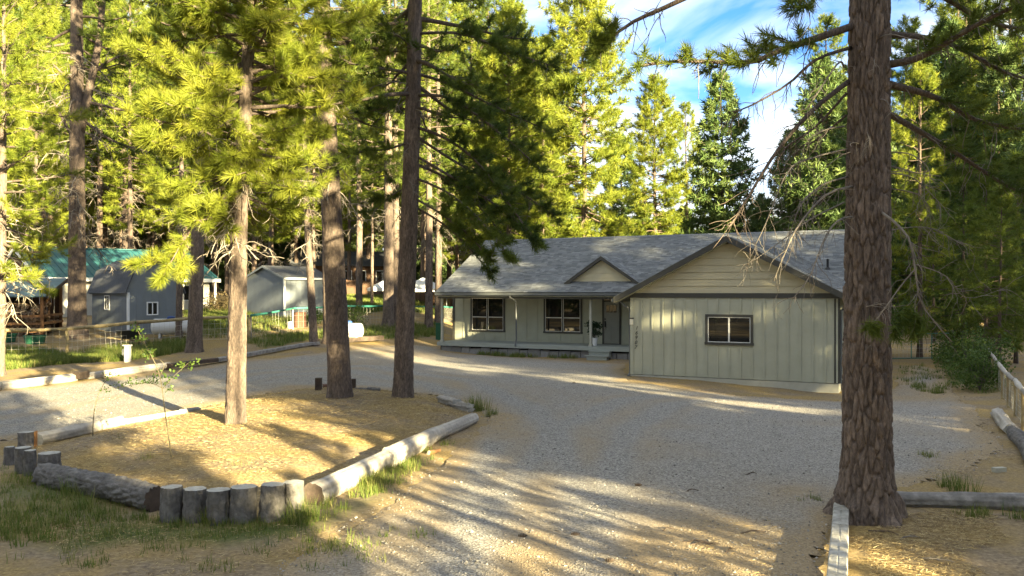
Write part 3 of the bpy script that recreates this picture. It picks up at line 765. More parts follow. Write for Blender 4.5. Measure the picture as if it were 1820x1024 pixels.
# downspouts with elbows
u = huz(911, 560, VE)[0]
b = MB(); b.tube([(u - .15, VE - .06, ZE - .15), (u - .1, VE - .05, ZE - .28), (u, VE + .25, ZE - .42), (u, VE + .36, ZE - .55), (u, VD + .06, ZF + .25), (u, VD - .02, ZF + .05), (u, VD - .1, ZF - .1)], .04, 8); b.obj('downspout', m_gut, house)
b = MB(); b.tube([(-.48, .2, 2.88), (-.46, .15, 2.74), (-.16, -.0, 2.55), (-.07, .06, 2.45), (-.06, .06, .15), (-.1, -.1, .02)], .042, 8); b.obj('downspout', m_gut, house)
b = MB(); b.tube([(LG + .48, .3, 2.85), (LG + .4, .3, 2.7), (LG + .09, .06, 2.5), (LG + .07, .06, .1)], .042, 8); b.obj('downspout', m_gut, house)
for sg, u in ((-1, -.55), (1, LG + .5)):
    b = MB(); b.box(u - .06, u + .06, -GO, VE - .2 if sg < 0 else V1, 2.74, 2.86); b.obj('gutter', m_gut, house)
b = MB(); b.tube([(-.1, -.12, -.02), (-.02, -.28, .03), (.12, -.34, .0)], .05, 8); b.obj('drain_elbow', m_black, house)
# wall lamp, roof vents
u, z = .08, huz(1121, 572, 0)[1]
b = MB(); b.tube([(u - .06, -.02, z - .10), (u - .06, -.02, z + .10)], .07, 12); b.obj('lamp_shade', m_light, house)
b = MB(); b.box(u - .14, u + .02, -.04, -.005, z + .10, z + .15); b.obj('lamp_bracket', m_trim, house)
for px_, v_ in ((1471, 9.0),):
    u = huz(px_, 465, v_)[0]; zb = ZE + PITCH * (v_ - VE); b = MB(); b.tube([(u, v_, zb - .1), (u, v_, zb + .42)], .05, 10); b.tube([(u, v_, zb - .02), (u, v_, zb + .07)], [.13, .06], 10); b.obj('vent_pipe', m_black, house)
# house number
for k, ch in enumerate('16907'):
    cu = bpy.data.curves.new('digit', 'FONT'); cu.body = ch; cu.size = .19; cu.shear = .28; cu.extrude = .006; cu.align_x = 'CENTER'; cu.resolution_u = 3
    tmp = bpy.data.objects.new('digit', cu); COL.objects.link(tmp)
    dg = bpy.context.evaluated_depsgraph_get(); me = bpy.data.meshes.new_from_object(tmp.evaluated_get(dg)); bpy.data.objects.remove(tmp)
    o = bpy.data.objects.new('digit', me); COL.objects.link(o); me.materials.append(m_black); o.parent = house
    u, z = huz(1129.5 - .5 * k, 581 + 8.6 * k, 0); o.location = (u + .05, -.03, z - .10); o.rotation_euler = (R(90), 0, 0)
# ------------------------------------------------------------------ trees
def wp(pts, D, base):
    """photo points (px, py, extra depth) turned into places on a limb, relative to the tree's base"""
    return np.array([at(p[0], p[1], D + (p[2] if len(p) > 2 else 0.0)) - base for p in pts])
def smooth_path(p, n=12):
    p = np.asarray(p, float); t = np.linspace(0, len(p) - 1, n); k = np.clip(t.astype(int), 0, len(p) - 2); f = (t - k)[:, None]
    P = lambda i: p[np.clip(i, 0, len(p) - 1)]
    a, b, c, d = P(k - 1), P(k), P(k + 1), P(k + 2)
    return .5 * ((2 * b) + (-a + c) * f + (2 * a - 5 * b + 4 * c - d) * f ** 2 + (-a + 3 * b - 3 * c + d) * f ** 3)
def trunk_path(pxs, D, base, H):
    p = [at(a, b, D) - base for a, b in pxs]; p = [np.array([0, 0, -.3]), np.array([0, 0, 0.])] + p
    d = p[-1] - p[-2]; d = d / max(d[2], .1); p.append(p[-1] + d * (H - p[-1][2]) * np.array([.4, .4, 1]))
    p = np.array(p); z = np.linspace(p[0, 2], p[-1, 2], 24)
    sm = lambda k: np.interp(z, p[:, 2], p[:, k])
    return np.stack([sm(0), sm(1), z], 1)
def limb_len(p): return float(np.linalg.norm(np.diff(p, axis=0), axis=1).sum())

# 1 the young sunlit pine on the island
b0 = G(418, 764)
def ex(r, tm, dm, cr, ctr, rat):
    for pts, rad in (([(420, 325), (390, 340, -.3), (361, 366, -.6), (325, 425, -.9), (290, 462, -1.0), (240, 468, -1.0)], .045), ([(330, 420, -.9), (310, 455, -1.2), (285, 500, -1.3)], .02), ([(350, 385, -.8), (330, 430, -.7), (325, 480, -.6)], .02)):
        p = smooth_path(wp(pts, b0[1], b0)); tm.tube(p, np.linspace(rad, rad * .35, len(p)), 6, tint=.6)
        dress(cr, tm, p, limb_len(p), r, 9, s0=.55, tw=(.2, .5), draw=True, rad=.01, per=2.2, tb=.15)
mbs = pine(11, 15.5, .225, 4.9, 2.3, limbs=165, dens=7.5, T=T_hero, seg=44, dz=.05, amp=.018, cells=(10, 2.6), draw=True, tsc=1.2, per=1.6, tw=(.25, .8), tb=.1,
           dead=(3.9, 6.4, 46, 1.15, .016), path=trunk_path([(425, 400), (436, 180), (447, 0)], b0[1], b0, 15.5), extra=ex, flare=.22)
plant_pine('pine_tree', b0, 'young sunlit pine with a thick yellow green crown, nearest the stumps on the island', None, mbs, m_needle_lit, m_bark, m_dead)
# 2 the big scarred pine in the right foreground
b1 = G(1541, 918); D1 = b1[1]
def ex(r, tm, dm, cr, ctr, rat):
    green = [([(1520, 45), (1440, 72, -.4), (1385, 90, -.6), (1330, 112, -.7), (1220, 108, -.9), (1130, 118, -1.1)], .055, .12), ([(1580, 115), (1640, 100, -.3), (1740, 42, -.8), (1850, -10, -1.2)], .060, .25),
             ([(1580, 150), (1660, 172, .5), (1740, 215, 1.0), (1850, 235, 1.4)], .055, .22), ([(1550, -150), (1380, -80, .8), (1200, 5, 1.3), (1120, 42, 1.5), (1060, 90, 1.5)], .06, .8),
             ([(1550, -60), (1650, -20, .6), (1760, 40, .9), (1880, 60, 1.0)], .06, .2), ([(1575, 60), (1680, 75, 1.2), (1790, 130, 2.0), (1880, 150, 2.4)], .05, .15),
             ([(1545, -260), (1660, -160, -.6), (1780, -30, -1.2), (1850, 60, -1.5)], .06, .25), ([(1520, -90), (1470, -40, -.8), (1420, 5, -1.1)], .04, .4),
             ([(1575, 200), (1680, 260, 1.8), (1790, 330, 2.6), (1900, 380, 3.0)], .048, .25)]
    for pts, rad, s0 in green:
        p = smooth_path(wp(pts, D1, b1)); L_ = limb_len(p); tm.tube(p, np.linspace(rad, rad * .3, len(p)), 7, tint=.35)
        dress(cr, tm, p, L_, r, 11, s0=s0, tw=(.15, .6), draw=True, rad=.007, per=2.1, sc_=.74, tb=.12)
        bare(dm, p, L_, r, 6, .009, 1.0, (.2, .8), n0=.1)
    dark = [([(1512, 85), (1450, 106, -.2), (1400, 150, -.4), (1330, 190, -.5), (1295, 200, -.5)], .032), ([(1508, 145), (1440, 200, -.3), (1380, 270, -.5), (1330, 350, -.8), (1298, 402, -1.0)], .045),
            ([(1505, 165), (1450, 225, .3), (1395, 265, .5), (1350, 330, .6)], .026), ([(1504, 205), (1450, 250, .5), (1420, 265, .6), (1385, 330, .8)], .022)]
    for pts, rad in dark:
        p = smooth_path(wp(pts, D1, b1)); L_ = limb_len(p); tm.tube(p, np.linspace(rad * .85, rad * .2, len(p)), 6, tint=.1)
        bare(tm, p, L_, r, 12, .006, .9, (.2, .75))
    pale = [([(1500, 225), (1470, 230, -.3), (1440, 245, -.5), (1425, 270, -.5)], .020), ([(1505, 265), (1440, 282, -.4), (1400, 305, -.7), (1360, 400, -.9), (1340, 440, -.9)], .020), ([(1505, 315), (1460, 330, -.5), (1420, 370, -.7), (1400, 440, -.8)], .020),
            ([(1525, 330), (1470, 345, -.6), (1420, 400, -.9), (1395, 450, -1.0), (1375, 500, -1.0)], .026), ([(1520, 385), (1490, 392, -.6), (1465, 425, -.8), (1440, 490, -1.0), (1410, 530, -1.1)], .024), ([(1500, 360), (1440, 390, -.3), (1400, 420, -.4), (1330, 470, -.5)], .018),
            ([(1500, 120), (1490, 112, -.5), (1450, 170, -.8), (1432, 195, -.8)], .024), ([(1580, 270), (1620, 275, -.3), (1650, 300, -.4), (1652, 340, -.4)], .014), ([(1578, 308), (1620, 315, .3), (1660, 350, .5), (1690, 385, .6)], .016),
            ([(1555, 370), (1590, 395, -.7), (1618, 430, -.9), (1628, 490, -1.0), (1640, 545, -1.0), (1692, 608, -1.0)], .030), ([(1625, 480, -.9), (1600, 510, -.9), (1560, 565, -1.0), (1535, 590, -1.0)], .016), ([(1627, 470, -.9), (1680, 490, -.8), (1720, 530, -.6), (1790, 510, -.4)], .012),
            ([(1580, 335), (1630, 345, .2), (1650, 370, .3), (1655, 410, .3)], .014), ([(1536, 222), (1545, 250, -.5), (1540, 275, -.5)], .012), ([(1575, 410), (1650, 405, .8), (1720, 440, 1.2)], .014), ([(1540, 545, -.33), (1570, 540, -.6), (1590, 545, -.6)], .010)]
    for pts, rad in pale:
        p = smooth_path(wp(pts, D1, b1)); L_ = limb_len(p); dm.tube(p, np.linspace(rad * .7, rad * .22, len(p)), 6, tint=r.rand())
        bare(dm, p, L_, r, 13, .0048, .9, (.15, .55))
    for a, c in ((1548, 585), (1615, 570), (1632, 590), (1605, 600)):
        for k in range(7): cr.put(at(a + r.randn() * 7, c + r.randn() * 8, D1 - 1.0) - b1, nrm([r.randn() * .6, r.randn() * .6, -.7 + .5 * r.randn()]), .8, .3 + .6 * r.rand())
mbs = pine(12, 25, .322, 9.6, 3.2, limbs=46, dens=3.0, T=T_mid, seg=170, dz=.021, amp=.042, cells=(13, 2.9), draw=False, tsc=1.3, per=1.1,
           dead=(3.6, 7.2, 12, .7, .011), path=trunk_path([(1541, 600), (1543, 300), (1546, 0)], D1, b1, 25), extra=ex, flare=.50, knob=.16)
plant_pine('pine_tree', b1, 'big thick barked pine with bare grey twigs at the end of the pale beams', None, mbs, m_needle, m_bark, m_deadg)
# 3 and 4 the two tall pines at the back of the island
b2 = G(605, 716)
mbs = pine(13, 27, .325, 8.2, 3.0, limbs=95, dens=4.2, T=T_mid, seg=56, dz=.06, amp=.022, cells=(10, 3.0), draw=True, tsc=1.25, per=1.6, tw=(.3, .9),
           dead=(5.6, 9.0, 22, 1.5, .020), path=trunk_path([(596, 500), (585, 300), (576, 100), (572, 0)], b2[1], b2, 27), flare=.25)
plant_pine('pine_tree', b2, 'tall sun streaked pine on the island, left of the shaded one, beside the dark posts', None, mbs, m_needle_lit, m_bark, m_dead)
b3 = G(716, 716)
def ex(r, tm, dm, cr, ctr, rat):
    for pts, rad in (([(735, 225), (790, 245, -.3), (850, 290, -.6), (910, 370, -.8), (955, 432, -.9)], .05), ([(735, 290), (790, 315, .2), (840, 355, .3), (900, 425, .3)], .05), ([(737, 130), (800, 150, .4), (880, 190, .7), (980, 235, .9)], .05),
                     ([(733, 350), (780, 378, -.4), (830, 415, -.6), (870, 460, -.7)], .04), ([(737, 170), (800, 175, -.8), (880, 230, -1.4), (960, 300, -1.7)], .05), ([(733, 250), (690, 265, -.4), (640, 270, -.8), (600, 290, -1)], .04),
                     ([(735, 200), (700, 190, .5), (650, 200, .9)], .035), ([(738, 90), (700, 60, -.7), (640, 60, -1.1)], .04), ([(740, 60), (820, 60, -.5), (900, 90, -.8), (990, 120, -.9)], .045), ([(733, 330), (700, 345, .4), (660, 380, .7)], .025), ([(735, 315), (800, 345, -.7), (860, 398, -1.2), (905, 455, -1.4)], .04), ([(735, 275), (820, 325, -.2), (900, 378, -.3), (952, 425, -.3)], .045), ([(733, 365), (790, 400, .4), (838, 446, .5), (868, 482, .5)], .035), ([(736, 240), (830, 300, .9), (920, 340, 1.4), (985, 385, 1.6)], .045)):
        p = smooth_path(wp(pts, b3[1], b3)); tm.tube(p, np.linspace(rad, rad * .3, len(p)), 6, tint=.3); L_ = limb_len(p)
        dress(cr, tm, p, L_, r, 8.5, s0=.25, tw=(.3, .9), draw=True, rad=.010, per=1.9, sc_=1.05)
        bare(dm, p, L_, r, 5, .008, .8, (.2, .6), n0=.02)
mbs = pine(14, 26, .275, 8.0, 3.3, limbs=80, dens=4.2, T=T_mid, seg=52, dz=.06, amp=.020, cells=(10, 3.0), draw=True, tsc=1.15, per=1.3, tw=(.3, .9),
           dead=(5.0, 9.0, 20, 1.2, .016), path=trunk_path([(720, 560), (728, 380), (735, 150), (738, 0)], b3[1], b3, 26), extra=ex, flare=.25)
plant_pine('pine_tree', b3, 'tall shaded island pine whose dark boughs hang over the left end of the roof', None, mbs, m_needle, m_bark, m_deadg)
# 5 the pines around the yard on the left
def yard(seed, px, py, H, r0, z0, Rc, label, pathpx, mat, limbs=70, dead=None, D=None, extra=None, T=T_mid, tsc=1.3, dmat=m_deadg, dens=2.6):
    b = G(px, py) if D is None else onground(px, D)
    m_ = pine(seed, H, r0, z0, Rc, limbs=limbs, dens=dens, T=T, seg=36, dz=.12, amp=.018, cells=(8, 2.2), draw=True, tsc=tsc, per=1.2, tw=(.4, 1.1), dead=dead,
              path=trunk_path(pathpx, b[1], b, H), extra=(lambda r, tm, dm, cr, ctr, rat: extra(r, tm, dm, cr, ctr, rat, b)) if extra else None, flare=.3)
    return plant_pine('pine_tree', b, label, None, m_, mat, m_bark, dmat)
yard(21, -3, 668, 15, .20, 3.4, 2.6, 'sunlit pine with pale twigs, its trunk cut by the left edge of the view', [(2, 500), (5, 300)], m_needle_lit, 80, (2.6, 6.0, 40, 1.6, .022), T=T_mid, tsc=1.25, dmat=m_dead, dens=4.0)
def fork(r, tm, dm, cr, ctr, rat, b):
    p = smooth_path(wp([(142, 235), (152, 190), (165, 130), (178, 60), (184, -40), (186, -120)], b[1], b)); tm.tube(p, np.linspace(.24, .12, len(p)), 14, tint=.4)
    for q in ([(150, 180), (215, 195), (270, 205)], [(135, 150), (100, 120), (60, 75)], [(165, 130), (200, 105), (240, 95)], [(140, 265), (100, 190), (80, 150)], [(150, 215), (200, 250), (280, 275)]):
        p = smooth_path(wp(q, b[1], b)); tm.tube(p, np.linspace(.10, .03, len(p)), 6, tint=.3); bare(dm, p, limb_len(p), r, 4, .018, .6, (.4, 1.5)); dress(cr, tm, p, limb_len(p), r, 2.4, s0=.5, tw=(.5, 1.3), rad=.02, per=1.3, sc_=1.4)
yard(22, 137, 600, 36, .46, 13.5, 4.2, 'huge dark forked pine behind the left fence, in front of the teal roofed house', [(137, 400), (137, 200), (136, 0)], m_needle, 80, (5, 15, 40, 3.0, .035), extra=fork)
yard(23, 345, 626, 25, .34, 9.5, 3.0, 'reddish brown pine leaning slightly, just left of the young sunlit pine', [(350, 480), (354, 300)], m_needle, 80, (5, 9, 14, 1.8, .02))
yard(24, 318, 602, 19, .17, 7.5, 2.2, 'slim dark pine beside the white gas tank near the left sheds', [(319, 480), (322, 350)], m_needle, 50, (4, 8, 10, 1.2, .016))
yard(25, 558, 614, 17, .20, 6.5, 2.4, 'slim leaning pine at the timber edging in front of the right grey shed', [(552, 500), (545, 385), (541, 250)], m_needle_lit, 60, (4, 8, 22, 1.4, .018), dmat=m_dead)
yard(26, 586, 611, 25, .30, 9, 2.8, 'dark shaded pine standing close behind the sun streaked island pine', [(582, 450), (580, 300)], m_needle, 70, (6, 9, 10, 1.6, .02))
for sd_, px_, D_, r_, H_, lab in ((31, 638, 61, .24, 27, 'pine with an orange sunlit trunk on the far grass'), (32, 661, 66, .12, 18, 'very thin pine between the orange trunked pine and the white canopy tent'),
                                 (33, 690, 54, .34, 28, 'grey trunked pine of the close pair behind the teal green rail'), (34, 703, 55.5, .24, 25, 'brown trunked pine of the close pair behind the teal green rail'),
                                 (35, 762, 58, .27, 26, 'dark trunked pine on the far grass just left of the ranch house porch'), (36, 779, 62, .26, 27, 'pine with a sun patched trunk behind the left end of the porch')):
    yard(sd_, px_, 0, H_, r_, 8.5, 2.7, lab, [(px_ + 1, 400), (px_, 250)], m_needle_lit if sd_ in (31, 36) else m_needle, 75, (5, 9, 14, 1.4, .02), D=D_, T=T_far, tsc=1.0, dens=3.0)

# 6 forest kinds, copied for every tree farther off
kinds = {}
def kind(key, seed, H, r0, z0, Rc, shape, limbs, dens, T, mat, tsc, dead, lean=(0, 0), tw=(.5, 1.4), per=1.0):
    kinds[key] = (pine(seed, H, r0, z0, Rc, shape, limbs, dens, T, seg=10, dz=1.0, amp=.03, cells=(4, 1), tsc=tsc, dead=dead, lean=lean, tw=tw, per=per), mat)
kind('pine_a', 41, 27, .26, 7.0, 3.1, 'pine', 95, 2.6, T_far, m_needle, 1.15, (3.5, 8, 22, 1.8, .03))
kind('pine_b', 42, 30, .30, 9.5, 3.5, 'pine', 95, 2.4, T_far, m_needle, 1.25, (4, 10, 22, 2.0, .035), (.01, .0))
kind('pine_c', 43, 22, .20, 4.5, 2.5, 'pine', 90, 2.9, T_far, m_needle_lit, 1.05, (2, 5, 14, 1.3, .025), (-.015, 0))
kind('pine_d', 44, 25, .22, 6.0, 2.8, 'pine', 90, 2.7, T_far, m_needle_lit, 1.1, (3, 7, 16, 1.6, .03))
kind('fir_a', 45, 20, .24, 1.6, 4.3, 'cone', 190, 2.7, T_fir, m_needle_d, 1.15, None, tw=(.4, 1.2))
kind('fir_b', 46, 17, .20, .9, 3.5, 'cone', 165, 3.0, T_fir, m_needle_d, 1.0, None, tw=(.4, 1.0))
kind('pine_e', 48, 25, .24, 6.2, 3.3, 'pine', 170, 3.2, T_far, m_needle_lit, 1.2, (3, 7, 16, 1.6, .03))
kind('pine_s', 47, 9, .09, 1.4, 1.6, 'cone', 70, 3.6, T_far, m_needle, .85, (.8, 2, 6, .6, .012), tw=(.3, .7))
protos = {}
rf = np.random.RandomState(99)
def forest(key, loc, scale, label, group, rz=None):
    rz = rf.rand() * 6.28 if rz is None else rz
    if key not in protos:
        mbs_, mat = kinds[key]
        o = plant_pine('fir_tree' if key.startswith('fir') else 'pine_tree', loc, label, group, mbs_, mat, m_bark2, m_deadg, rz=rz); o.scale = (scale,) * 3
        protos[key] = (o, kids(o)); return o
    p, ch = protos[key]
    o = copy_of(p, tuple(loc), rz, scale, label, ch, group)
    if not group and 'group' in o: del o['group']
    return o
# behind the ranch house, each one
for key, px_, D_, s_, lab in (('pine_e', 1037, 57, .98, 'bright yellow green pine rising behind the middle of the ranch house roof'), ('pine_e', 1163, 66, .76, 'half lit pine, second right of the bright yellow green pine'),
                              ('pine_c', 1222, 76, .88, 'yellowish tree next left of the lone dark conical tree'), ('fir_a', 1284, 68, 1.0, 'dark green conical tree standing against the sky just left of the garage gable top'),
                              ('fir_b', 1352, 80, .70, 'short conical tree low behind the roof above the garage gable'), ('fir_a', 1402, 66, .76, 'dark conical tree behind the garage roof, left of the tallest dark one'), ('fir_a', 1456, 62, .98, 'tallest dark conical tree behind the right end of the garage roof'),
                              ('fir_a', 1105, 84, .90, 'shaded conical tree at the right side of the bright yellow green pine')):
    forest(key, onground(px_, D_), s_, lab, None)
# belts of forest
def belt(px0, px1, D0, D1_, step, keys, smin, smax, label, group, gap=None):
    px_ = px0
    while px_ < px1:
        D_ = D0 + (D1_ - D0) * rf.rand(); q = px_ + step * (rf.rand() - .5)
        if gap is None or not gap(q, D_):
            forest(keys[rf.randint(len(keys))], onground(q, D_), smin + (smax - smin) * rf.rand(), label, group)
        px_ += step
LA, GA = 'tall pine in the forest behind the teal roofed house', 'pines behind the teal roofed house'
belt(-140, 450, 78, 86, 34, ['pine_a', 'pine_d', 'pine_c', 'pine_b'], .95, 1.15, LA, GA)
belt(-160, 450, 90, 102, 32, ['pine_a', 'pine_d', 'pine_b', 'pine_d'], 1.05, 1.3, LA, GA)
belt(-180, 450, 108, 125, 30, ['pine_a', 'pine_b', 'fir_a'], 1.2, 1.5, LA, GA)
LB, GB = 'pine in the forest beyond the brown board fence', 'pines beyond the brown board fence'
belt(455, 985, 80, 90, 40, ['pine_a', 'pine_d', 'pine_c', 'pine_d'], .9, 1.15, LB, GB)
belt(455, 985, 95, 110, 34, ['pine_a', 'pine_d', 'fir_a', 'pine_b'], 1.0, 1.3, LB, GB, lambda q, D_: q > 930 and False)
belt(440, 960, 115, 130, 32, ['pine_b', 'fir_a', 'pine_a'], 1.15, 1.45, LB, GB)
LC, GC = 'low background tree behind the ranch house roof', 'low trees behind the ranch house roof'
belt(1000, 1440, 95, 120, 34, ['fir_b', 'fir_a'], .55, .8, LC, GC)
LD, GD = 'shaded tree in the dark forest to the right of the ranch house', 'trees in the dark forest on the right'
belt(1455, 1960, 82, 100, 30, ['fir_a', 'pine_a', 'pine_b', 'fir_a'], 1.0, 1.3, LD, GD)
belt(1640, 1960, 60, 74, 36, ['fir_a', 'pine_a', 'pine_c', 'fir_b'], .95, 1.2, LD, GD)
belt(1640, 1960, 40, 52, 42, ['pine_a', 'fir_b', 'pine_c', 'pine_d'], .62, .8, LD, GD, lambda q, D_: 45.5 < .8 * (q - 910) / F * D_ + .6 * D_ < 56)
for q, D_, s_ in ((1752, 37, .9), (1776, 34, .8), (1806, 38, 1.0), (1712, 42, 1.0), (1660, 52, 1.0)):
    forest('pine_s', onground(q, D_), s_, 'small young pine growing beyond the right hand fence' if q > 1700 else 'small pine at the end of the path on the right', 'young pines beyond the right hand fence' if q > 1700 else None)
# the leftmost sunlit trees, nearer than the teal house
for key, px_, D_, s_, lab in (('pine_d', -52, 44, .9, 'sunlit pine at the far left, standing behind the wood shelter'), ('pine_c', 62, 70, 1.1, 'bright sunlit pine rising over the left end of the teal roof'), ('pine_d', 232, 72, 1.05, 'sunlit pine rising over the right part of the teal roof'),
                              ('pine_c', 480, 70, 1.1, 'sunlit pine rising directly behind the right grey shed'), ('pine_e', 905, 64, .95, 'pine standing behind the left part of the ranch house roof'), ('pine_e', 965, 68, .90, 'sunlit pine behind the roof, next left of the bright yellow green pine'), ('pine_a', 840, 70, 1.0, 'pine behind the left gable end of the ranch house')):
    forest(key, onground(px_, D_), s_, lab, None)
# unseen pines behind the viewpoint, inferred from the drive's shadows; some added for shade
LS, GS = 'pine standing behind the viewpoint, out of view, casting shade forward', 'pines behind the viewpoint'
def st(s_, t_):
    p = s_ * np.array([.8, .6]) + t_ * np.array([.6, -.8]); return np.array([p[0], p[1], float(hgt(p[0], p[1]))])
SHADE = [('pine_s', 8.4, 5.5, .60), ('pine_s', 7.1, 4.2, .62), ('pine_s', 4.4, 5.0, .55), ('pine_s', 5.6, 6.5, .55), ('fir_b', 3.0, 10, .70), ('fir_b', .6, 14, .85), ('fir_a', -3.5, 16, 1.0), ('fir_b', 2.2, 24, .85),
         ('fir_a', 13.6, 18, 1.2), ('fir_a', 14.2, 25, 1.3), ('fir_b', 13.4, 33, 1.5), ('fir_b', 12.2, 14, .8), ('fir_b', 14.8, 12, 1.0),
         ('fir_b', 17.6, 20, 1.0), ('pine_c', 21.9, 26, .9), ('pine_a', 16.4, 32, .8),
         ('fir_a', 28.6, 14, 1.1), ('fir_a', 30.0, 22, 1.2), ('pine_c', 25.4, 30, 1.15), ('fir_a', 23.8, 31, .96), ('fir_a', 33.5, 16, 1.05), ('fir_a', 37.5, 22, 1.0), ('fir_a', 42, 18, 1.2), ('fir_a', 46, 24, 1.1), ('fir_a', 51, 18, 1.15), ('fir_a', 56, 22, 1.6), ('fir_a', 62, 18, 1.6), ('fir_a', 68, 20, 1.6),
         ('pine_b', -10, 30, 1.0), ('pine_c', -22, 6, 1.0), ('pine_d', -15, 18, 1.0), ('pine_a', -28, 8, 1.0), ('pine_b', -33, 22, 1.0), ('fir_a', -44, 30, 1.2), ('fir_a', -36, 44, 1.3), ('fir_a', -20, 44, 1.3), ('fir_b', -50, 10, 1.3), ('pine_a', -18, 8, 1.0), ('pine_a', -26, 20, 1.0), ('pine_d', -34, -2, 1.0), ('pine_b', -30, 34, 1.0), ('pine_a', -40, 14, 1.0)]
for key, s_, t_, k in SHADE: forest(key, st(s_, t_), k, LS, GS)
# the slim pine whose shadow line crosses the log and runs up the young pine
tm = pine(61, 16, .12, 10, 1.0, limbs=30, dens=3, T=T_far, seg=10, dz=.6, amp=.01, cells=(5, 1))
plant_pine('pine_tree', st(6.75, 9), LS, GS, tm, m_needle, m_bark2)
tm = pine(62, 34, .16, 14.5, 1.35, limbs=150, dens=3, T=T_far, seg=10, dz=.6, amp=.01, cells=(5, 1))  # added tall slim pine, crown raised to shade the forked pine's trunk
plant_pine('pine_tree', st(9.2, 34), LS, GS, tm, m_needle, m_bark2)

for sd_, s_, t_, H_, z0_, R_c in ((63, 22.4, 30, 31, 20, 2.6), (64, 19.2, 36, 33, 23, 2.2), (65, 24.5, 42, 36, 24, 2.6)):  # added pines, crowns set high to shade the roof and spare the drive
    tm = pine(sd_, H_, .24, z0_, R_c, limbs=80, dens=3, T=T_far, seg=10, dz=.6, amp=.01, cells=(5, 1))
    plant_pine('pine_tree', st(s_, t_), LS, GS, tm, m_needle, m_bark2)

LW, GW = 'pine standing out of view beyond the left side, mirrored in the porch windows', 'pines beyond the left side of the view'
rw = np.random.RandomState(5)
for k in range(22):
    x_, y_ = -30 - 34 * rw.rand(), -24 + 44 * rw.rand()
    forest(['pine_a', 'fir_a', 'pine_d', 'pine_b', 'fir_b'][k % 5], np.array([x_, y_, float(hgt(x_, y_))]), .9 + .4 * rw.rand(), LW, GW)
# ------------------------------------------------------------------ neighbours' buildings on the left
m_teal = material('teal_metal_roof', [(0, (.018, .075, .082)), (1, (.030, .115, .122))], scale=1.2, rough=.45, spec=.4)
m_tealg = flat('weathered_metal_roof', (.09, .15, .17), .5, .2, 1.5)
m_cream = flat('cream_wall', (.50, .48, .42), .8, .06)
m_grey = flat('grey_shed_panel', (.165, .185, .20), .8, .07, 2.0, bump=.05, bscale=40)
m_greyr = flat('shed_shingle', (.075, .078, .085), .9, .25, 8, bump=.4, bscale=30)
m_whitep = flat('white_paint', (.72, .72, .70), .5, .05)
m_tankw = flat('tank_white', (.60, .60, .585), .35, .05, 1.5)
m_blue = flat('blue_plastic', (.03, .07, .22), .4, .1)
m_ply = material('orange_timber', [(0, (.16, .075, .030)), (1, (.33, .17, .070))], scale=6, stretch=(1, 1, .4), rough=.8)
m_fw = material('firewood', [(0, (.10, .065, .045)), (1, (.34, .23, .14))], scale=9, a_noise=.4, a_tint=.6, rough=.9)
m_green = flat('green_plastic', (.02, .10, .055), .5, .1)
m_brownf = material('brown_board', [(0, (.060, .036, .024)), (1, (.15, .085, .050))], scale=3, stretch=(1, 1, .3), a_noise=.5, a_tint=.5, rough=.9)
m_rust = flat('rusty_steel', (.11, .055, .035), .85, .3, 8)
m_pole = material('peeled_pole', [(0, (.20, .15, .075)), (1, (.40, .32, .17))], scale=7, rough=.85, bump=.3)
m_tpipe = flat('teal_pipe', (.035, .16, .12), .5, .15)
m_wire = flat('galvanised_wire', (.42, .40, .34), .5, .1, metal=.3)
m_lwood = material('weathered_log', [(0, (.15, .135, .115)), (.5, (.33, .30, .255)), (1, (.52, .48, .41))], scale=9, stretch=(1, 1, 1), a_noise=.4, a_tint=.6, rough=.85, bump=.5, bscale=18)
m_gwood = material('grey_timber', [(0, (.10, .095, .088)), (.5, (.22, .205, .185)), (1, (.36, .34, .31))], scale=7, a_noise=.7, a_tint=.3, rough=.9, bump=.5, bscale=22)
m_dwood = material('dark_timber', [(0, (.030, .024, .020)), (1, (.12, .085, .062))], scale=5, a_noise=.7, a_tint=.3, rough=.9, bump=.5, bscale=16)
m_sbark = material('grey_log_bark', [(0, (.055, .050, .046)), (.5, (.135, .125, .115)), (1, (.24, .225, .205))], scale=11, a_noise=.5, a_tint=.5, rough=.95, bump=.9, bscale=34)
m_cut = material('cut_wood', [(0, (.20, .19, .165)), (.6, (.36, .345, .30)), (1, (.50, .48, .42))], scale=8, rough=.9, bump=.3)
m_stem = flat('green_stem', (.10, .085, .05), .8, .2)
m_leaf = material('aspen_leaf', [(0, (.030, .060, .012)), (1, (.085, .13, .022))], a_noise=0, a_tint=1, rough=.5, transl=.35)
m_grass = material('grass_blade', [(0, (.070, .115, .020)), (.5, (.125, .165, .030)), (.8, (.20, .205, .055)), (1, (.33, .28, .12))], a_noise=0, a_tint=1, rough=.7, transl=.35)
m_bush = material('bush_leaf', [(0, (.040, .080, .016)), (.6, (.10, .155, .030)), (1, (.16, .20, .045))], a_noise=0, a_tint=1, rough=.6, transl=.35)
m_dry = material('dry_brush', [(0, (.10, .070, .035)), (1, (.30, .23, .11))], a_noise=0, a_tint=1, rough=.8, transl=.2)
m_gold = material('sunlit_gold_leaf', [(0, (.12, .11, .015)), (1, (.30, .24, .030))], a_noise=0, a_tint=1, rough=.6, transl=.35)  # leaf colour with the yellow sunlight on the far bush put into it

